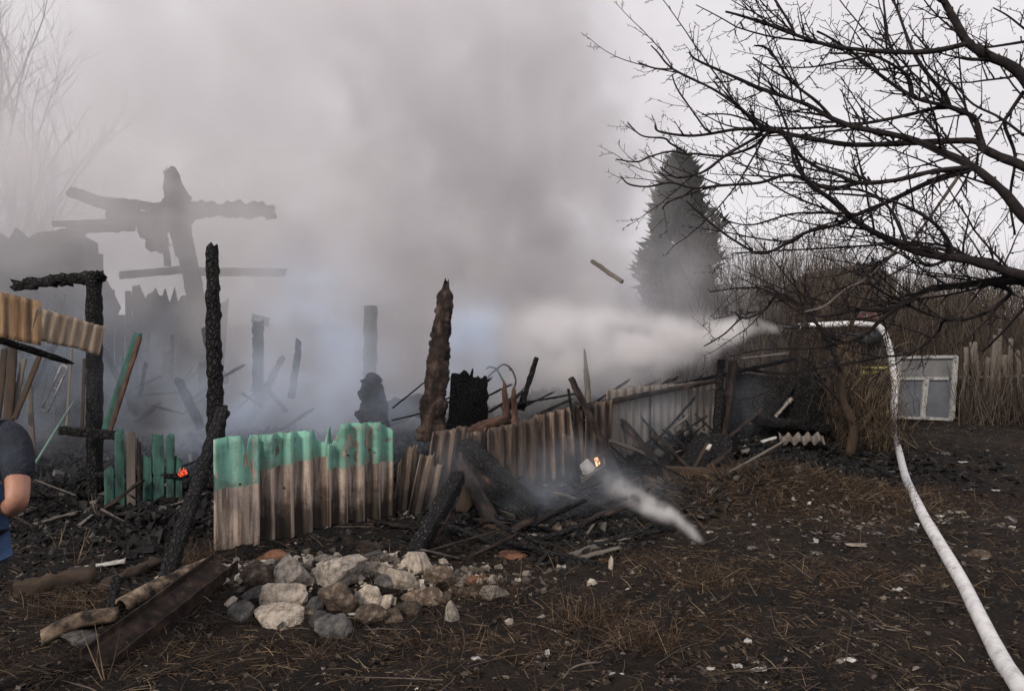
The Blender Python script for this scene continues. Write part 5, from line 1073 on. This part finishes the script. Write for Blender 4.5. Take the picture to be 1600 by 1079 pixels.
def bare_tree(name, x, Y, h_, m, lab, stems, seed, r0=.1, spread=.35, group=None, levels=3, kids=5, root=None):
    rg = random.Random(seed); t_ = thing(name, lab, 'tree', (x, Y, 0), group); big = MB(); fine = MB()
    def grow(p, v, L, r, lev):
        n = 6; pts = [p]; q = v.copy()
        for k in range(n):
            q = (q + Vector((rg.uniform(-.13, .13), rg.uniform(-.13, .13), rg.uniform(-.02, .12)))).normalized(); pts.append(pts[-1] + q * L / n)
        rs = [r * (1 - .62 * k / n) for k in range(n + 1)]; (big if lev == levels else fine).tube(pts, rs, 6 if lev == levels else (4 if lev > 1 else 3), cap=False)
        if lev > 0:
            for k in range(kids + (2 if lev == levels else 0)):
                i = rg.randint(2 if lev == levels else 1, n); f = rg.uniform(.32, .62); an = rg.uniform(0, 6.28)
                w3_ = (q * .9 + Vector((math.cos(an), math.sin(an), .25)) * rg.uniform(.4, .9)).normalized(); grow(pts[i], w3_, L * f, max(rs[i] * .6, .006), lev - 1)
    for s_ in range(stems):
        an = rg.uniform(0, 6.28); grow(Vector((x + math.cos(an) * .15 * (stems > 1), Y + math.sin(an) * .15 * (stems > 1), -.05)), Vector((math.cos(an) * spread * rg.random(), math.sin(an) * spread * rg.random(), 1)).normalized(), h_ * rg.uniform(.62, .8), r0 * rg.uniform(.7, 1.1), levels)
    a = big.build('trunk', m, smooth=True); b_ = fine.build('crown', m); adopt(t_, a, b_)
    return t_
tx = P(22, 400, 19).x
bare_tree('bare_tree', tx, 19, 8.6, M['bark_grey'], 'tall many stemmed bare tree faint in the smoke at the left edge', 5, 3, .12, .3, levels=3, kids=6)
TL = ['next to the conifer', 'second right of the conifer', 'third right of the conifer', 'near the middle of the thicket', 'behind the bare twigs above the firefighter', 'above the far dark roof', 'right of the far dark roof', 'above the white framed door', 'behind the picket fence', 'near the right edge']
for k in range(10):
    px = 1150 + k * 47 + R.uniform(-12, 12); YY = R.uniform(16, 22)
    bare_tree('bare_sapling', P(px, 500, YY).x, YY, R.uniform(3.4, 4.9), M['thicket'], 'thin bare sapling rising above the thicket, ' + TL[k], 2, 50 + k, .035, .25, 'saplings in the thicket', levels=2, kids=6)
# thicket mass
mb = MB(); rt = random.Random(9)
for k in range(7500):
    YY = rt.uniform(13.4, 24); px = rt.uniform(985, 1780); x = P(px, 500, YY).x; h_ = rt.uniform(.45, 1) ** 1.2 * (2.7 + .1 * (YY - 13)) * (1.25 if 1130 < px < 1330 else 1.0 if px > 1330 else .75); z0 = 0
    if rt.random() < .35: z0 = rt.uniform(0, h_ * .5)
    p = Vector((x, YY, z0)); v = Vector((rt.gauss(0, .22), rt.gauss(0, .2), 1)).normalized(); pts = [p]; L = (h_ - z0)
    for q in range(4): v = (v + Vector((rt.gauss(0, .1), rt.gauss(0, .1), .04))).normalized(); pts.append(pts[-1] + v * L / 4)
    r = rt.uniform(.004, .011); mb.tube(pts, [r, r * .85, r * .7, r * .5, r * .3], 3, cap=False)
    for q in range(3):
        i = rt.randint(1, 3); d2 = (v + Vector((rt.gauss(0, .6), rt.gauss(0, .5), rt.uniform(-.1, .4)))).normalized(); l = L * rt.uniform(.12, .35); mb.tube([pts[i], pts[i] + d2 * l * .5, pts[i] + d2 * l + Vector((0, 0, .04))], [r * .5, r * .4, r * .25], 3, cap=False)
tag(mb.build('thicket', M['thicket']), 'dense brown thicket of bare shrubs behind the yard', 'thicket', kind='stuff')
mb = MB()
for k in range(2600):
    YY = rt.uniform(24, 30); x = rt.uniform(-34, 4); h_ = rt.uniform(.8, 2.0); p = Vector((x, YY, 0)); q = p + Vector((rt.gauss(0, .4), rt.gauss(0, .2), h_)); r = rt.uniform(.015, .04); mb.tube([p, (p + q) / 2 + Vector((rt.gauss(0, .1), 0, 0)), q], [r, r * .8, r * .3], 3, cap=False)
tag(mb.build('far_shrubs', M['thicket']), 'line of bare shrubs hidden in the smoke behind the burnt house', 'shrubs', kind='stuff')
mb = MB()
for k in range(1500):
    YY = rt.uniform(11.8, 13.3); px = rt.uniform(1240, 1700); 
    if 1395 < px < 1500: YY = rt.uniform(12.9, 13.4)
    x = P(px, 500, YY).x; p = Vector((x, YY, 0)); h_ = rt.uniform(.2, 1.3); q = p + Vector((rt.gauss(0, .25), rt.gauss(0, .1), h_)); mb.tube([p, (p + q) / 2 + Vector((rt.gauss(0, .05), 0, 0)), q], [.006, .005, .002], 3, cap=False)
tag(mb.build('undergrowth', M['thicket']), 'low dead stems at the foot of the thicket', 'undergrowth', kind='stuff')

# ------------------------------------------------------------------ smoke
def smoke_mat(name, col, dens, aniso=0.0):
    m = bpy.data.materials.new(name); m.use_nodes = True; t = m.node_tree; t.nodes.clear()
    p = t.nodes.new('ShaderNodeVolumePrincipled'); o = t.nodes.new('ShaderNodeOutputMaterial'); t.links.new(p.outputs[0], o.inputs['Volume'])
    p.inputs['Color'].default_value = (*col, 1); p.inputs['Density'].default_value = dens; p.inputs['Anisotropy'].default_value = aniso
    p.inputs['Density Attribute'].default_value = 'density'; return m
def smoke(name, lo, hi, vox, step, field, m, label, cat):
    v = bpy.data.volumes.new(name); o = bpy.data.objects.new(name, v); COL.objects.link(o); v.render.space = 'WORLD'; v.render.step_size = step
    g = bpy.data.node_groups.new(name + '_field', 'GeometryNodeTree'); g.interface.new_socket('Geometry', in_out='OUTPUT', socket_type='NodeSocketGeometry')
    pos = S(g, g.nodes.new('GeometryNodeInputPosition').outputs[0]); vc = g.nodes.new('GeometryNodeVolumeCube')
    vc.inputs['Min'].default_value = lo; vc.inputs['Max'].default_value = hi
    for k, a in enumerate('XYZ'): vc.inputs['Resolution ' + a].default_value = max(8, int((hi[k] - lo[k]) / vox))
    put(g, vc.inputs['Density'], field(g, pos))
    sm = g.nodes.new('GeometryNodeSetMaterial'); sm.inputs['Material'].default_value = m; g.links.new(vc.outputs[0], sm.inputs[0])
    go = g.nodes.new('NodeGroupOutput'); g.links.new(sm.outputs[0], go.inputs[0]); v.materials.append(m)
    o.modifiers.new('field', 'NODES').node_group = g
    return tag(o, label, cat, kind='stuff')
def blob(g, pos, c, r, amp, e=1.0):
    d = nd(g, 'ShaderNodeVectorMath', 0, {0: pos, 1: tuple(c)}, operation='SUBTRACT'); d = nd(g, 'ShaderNodeVectorMath', 0, {0: d, 1: tuple(r)}, operation='DIVIDE')
    n = g.nodes.new('ShaderNodeVectorMath'); n.operation = 'LENGTH'; put(g, n.inputs[0], d); L = S(g, n.outputs['Value'])
    return L.ramp(1.0, .15, 0.0, amp)
def warp(g, pos, scale, amt):
    n = g.nodes.new('ShaderNodeTexNoise'); put(g, n.inputs['Vector'], pos); n.inputs['Scale'].default_value = scale; n.inputs['Detail'].default_value = 3
    d = nd(g, 'ShaderNodeVectorMath', 0, {0: S(g, n.outputs['Color']), 1: (.5, .5, .5)}, operation='SUBTRACT'); d = vmul(g, d, (amt, amt, amt))
    return nd(g, 'ShaderNodeVectorMath', 0, {0: pos, 1: d}, operation='ADD')
def cone(g, pos, a, b_, r0, slope, amp, fall):
    ax = (b_ - a).normalized(); L = (b_ - a).length
    d = nd(g, 'ShaderNodeVectorMath', 0, {0: pos, 1: tuple(a)}, operation='SUBTRACT')
    n = g.nodes.new('ShaderNodeVectorMath'); n.operation = 'DOT_PRODUCT'; put(g, n.inputs[0], d); n.inputs[1].default_value = tuple(ax); tt = S(g, n.outputs['Value'])
    pr = nd(g, 'ShaderNodeVectorMath', 0, {0: tuple(ax), 'Scale': tt}, operation='SCALE'); pe = nd(g, 'ShaderNodeVectorMath', 0, {0: d, 1: pr}, operation='SUBTRACT')
    n2 = g.nodes.new('ShaderNodeVectorMath'); n2.operation = 'LENGTH'; put(g, n2.inputs[0], pe); rr = S(g, n2.outputs['Value'])
    rad_ = tt * slope + r0
    core = (rr / rad_).ramp(1.0, .1, 0, amp)
    along = tt.ramp(-.05, .1) * tt.ramp(L, L * fall)
    return core * along, tt
def main_field(g, pos):
    w_ = warp(g, pos, .5, 1.7)
    sx = nd(g, 'ShaderNodeSeparateXYZ', 0, {0: pos}); sy, sz = S(g, sx.k.node.outputs[1]), S(g, sx.k.node.outputs[2])
    off = (sx + 2.14) * -.693 + (sy - 5.2) * .721
    b_ = blob(g, w_, (-1.9, 10.2, 2.0), (2.9, 2.6, 3.2), .55)
    for c, r, a in (((-2.2, 12, 5.0), (7.0, 4.5, 5.0), .34), ((-9, 14.6, 5.0), (8, 4.4, 5.5), .33), ((.35, 11.0, 2.5), (2.1, 2.2, 2.8), .95), ((-.1, 12.3, 5.3), (3.6, 3.6, 4.2), .38), ((-3.2, 8.9, .8), (1.8, 1.6, 1.6), .16),
                    ((-6.0, 9.6, 3.0), (4.4, 1.5, 2.0), .45), ((1.75, 13.0, 3.0), (.8, 1.4, 2.2), .4), ((-.9, 8.4, 1.1), (.9, 1.0, 1.3), .7), ((-1, 14, 1.3), (9, 3.5, 3.4), .5), ((1.1, 10.8, 1.5), (1.6, 1.2, 1.0), .6)):
        b_ = b_ + blob(g, w_, c, r, a)
    nz = fbm(g, vmul(g, w_, (1, 1, .85)), .8, 8, .64, .9); n2 = fbm(g, w_, .3, 2, .5)
    d = b_ * nz.ramp(.4, .6, .08, 1.8) * n2.ramp(.38, .6, .6, 1.35)
    return d * off.ramp(.6, 2.6) * sz.ramp(-.1, .35)
M['smoke'] = smoke_mat('smoke', (.835, .825, .85), 1.0, .1)
smoke('smoke_plume', (-17, 5.6, 0), (5.4, 18.2, 10), .14, .3, main_field, M['smoke'], 'huge grey smoke plume rising from the burning building and filling the sky', 'smoke')
def jet_field(g, pos):
    w_ = warp(g, pos, 1.3, .6); c, tt = cone(g, w_, P(1228, 512, 9.9), P(700, 575, 8.3), .06, .23, 5.5, .5)
    nz = fbm(g, vmul(g, w_, (1, 1, 1.3)), 2.2, 5, .6); return c * nz.ramp(.36, .64, .1, 1.7) * tt.ramp(0.0, 1.0, .6, 1.0)
M['steam'] = smoke_mat('steam', (.985, .975, .985), 1.0, .2)
smoke('water_spray', (-.9, 7.9, .1), (3.9, 11.0, 2.8), .045, .1, jet_field, M['steam'], 'white jet of water spray and steam from the hose nozzle', 'spray')
def puff_field(g, pos):
    w_ = warp(g, pos, 3.0, .16); a, b_ = G(1105, 848, .02), P(915, 722, 5.8); c, tt = cone(g, w_, a, b_, .04, .14, 11.0, .35)
    nz = fbm(g, w_, 7.0, 5, .65); return c * nz.ramp(.35, .66, .05, 1.7) * tt.ramp(.2, 1.1, 1.2, .35)
smoke('smoke_wisp', (.4, 5.2, 0), (1.9, 6.5, 1.0), .022, .05, puff_field, M['steam'], 'small white wisp of smoke rising from the soil in front of the fence', 'smoke')
def low_field(g, pos):
    w_ = warp(g, pos, 1.2, .6); b_ = blob(g, w_, (.45, 6.3, .2), (1.1, .55, .55), .45)
    for c, r, a in (((1.6, 8.5, .4), (.8, .6, .7), .35), ((2.9, 9.5, .5), (.7, .6, .6), .12), ((-.5, 6.4, .35), (.5, .4, .5), .4), ((-3.7, 7.4, .9), (2.0, .9, 1.2), .22), ((-4.8, 7.6, 1.0), (2.2, 1.2, 1.4), .14), ((-2.9, 7.7, .6), (1.0, .8, .9), 1.0), ((-2.2, 8.3, 1.5), (1.2, .8, 1.5), 1.0), ((-.45, 8.2, 1.3), (.6, .5, 1.0), 2.0), ((-7.6, 9.4, 2.6), (3.2, 1.1, 1.6), .1), ((-5.0, 9.2, 1.4), (2.2, 1.3, 1.7), .13), ((-1.6, 7.7, .8), (1.1, .9, 1.0), .8), ((.8, 9.0, 1.1), (1.3, .8, .8), .4)): b_ = b_ + blob(g, w_, c, r, a)
    nz = fbm(g, w_, 2.2, 5, .62); return b_ * nz.ramp(.36, .7, .05, 1.7)
M['thin_smoke'] = smoke_mat('thin_smoke', (.74, .84, 1.0), 1.0, 0)
smoke('low_smoke', (-11, 5.3, 0), (4, 10.6, 3.6), .07, .16, low_field, M['thin_smoke'], 'thin bluish smoke creeping over the burnt debris', 'smoke')
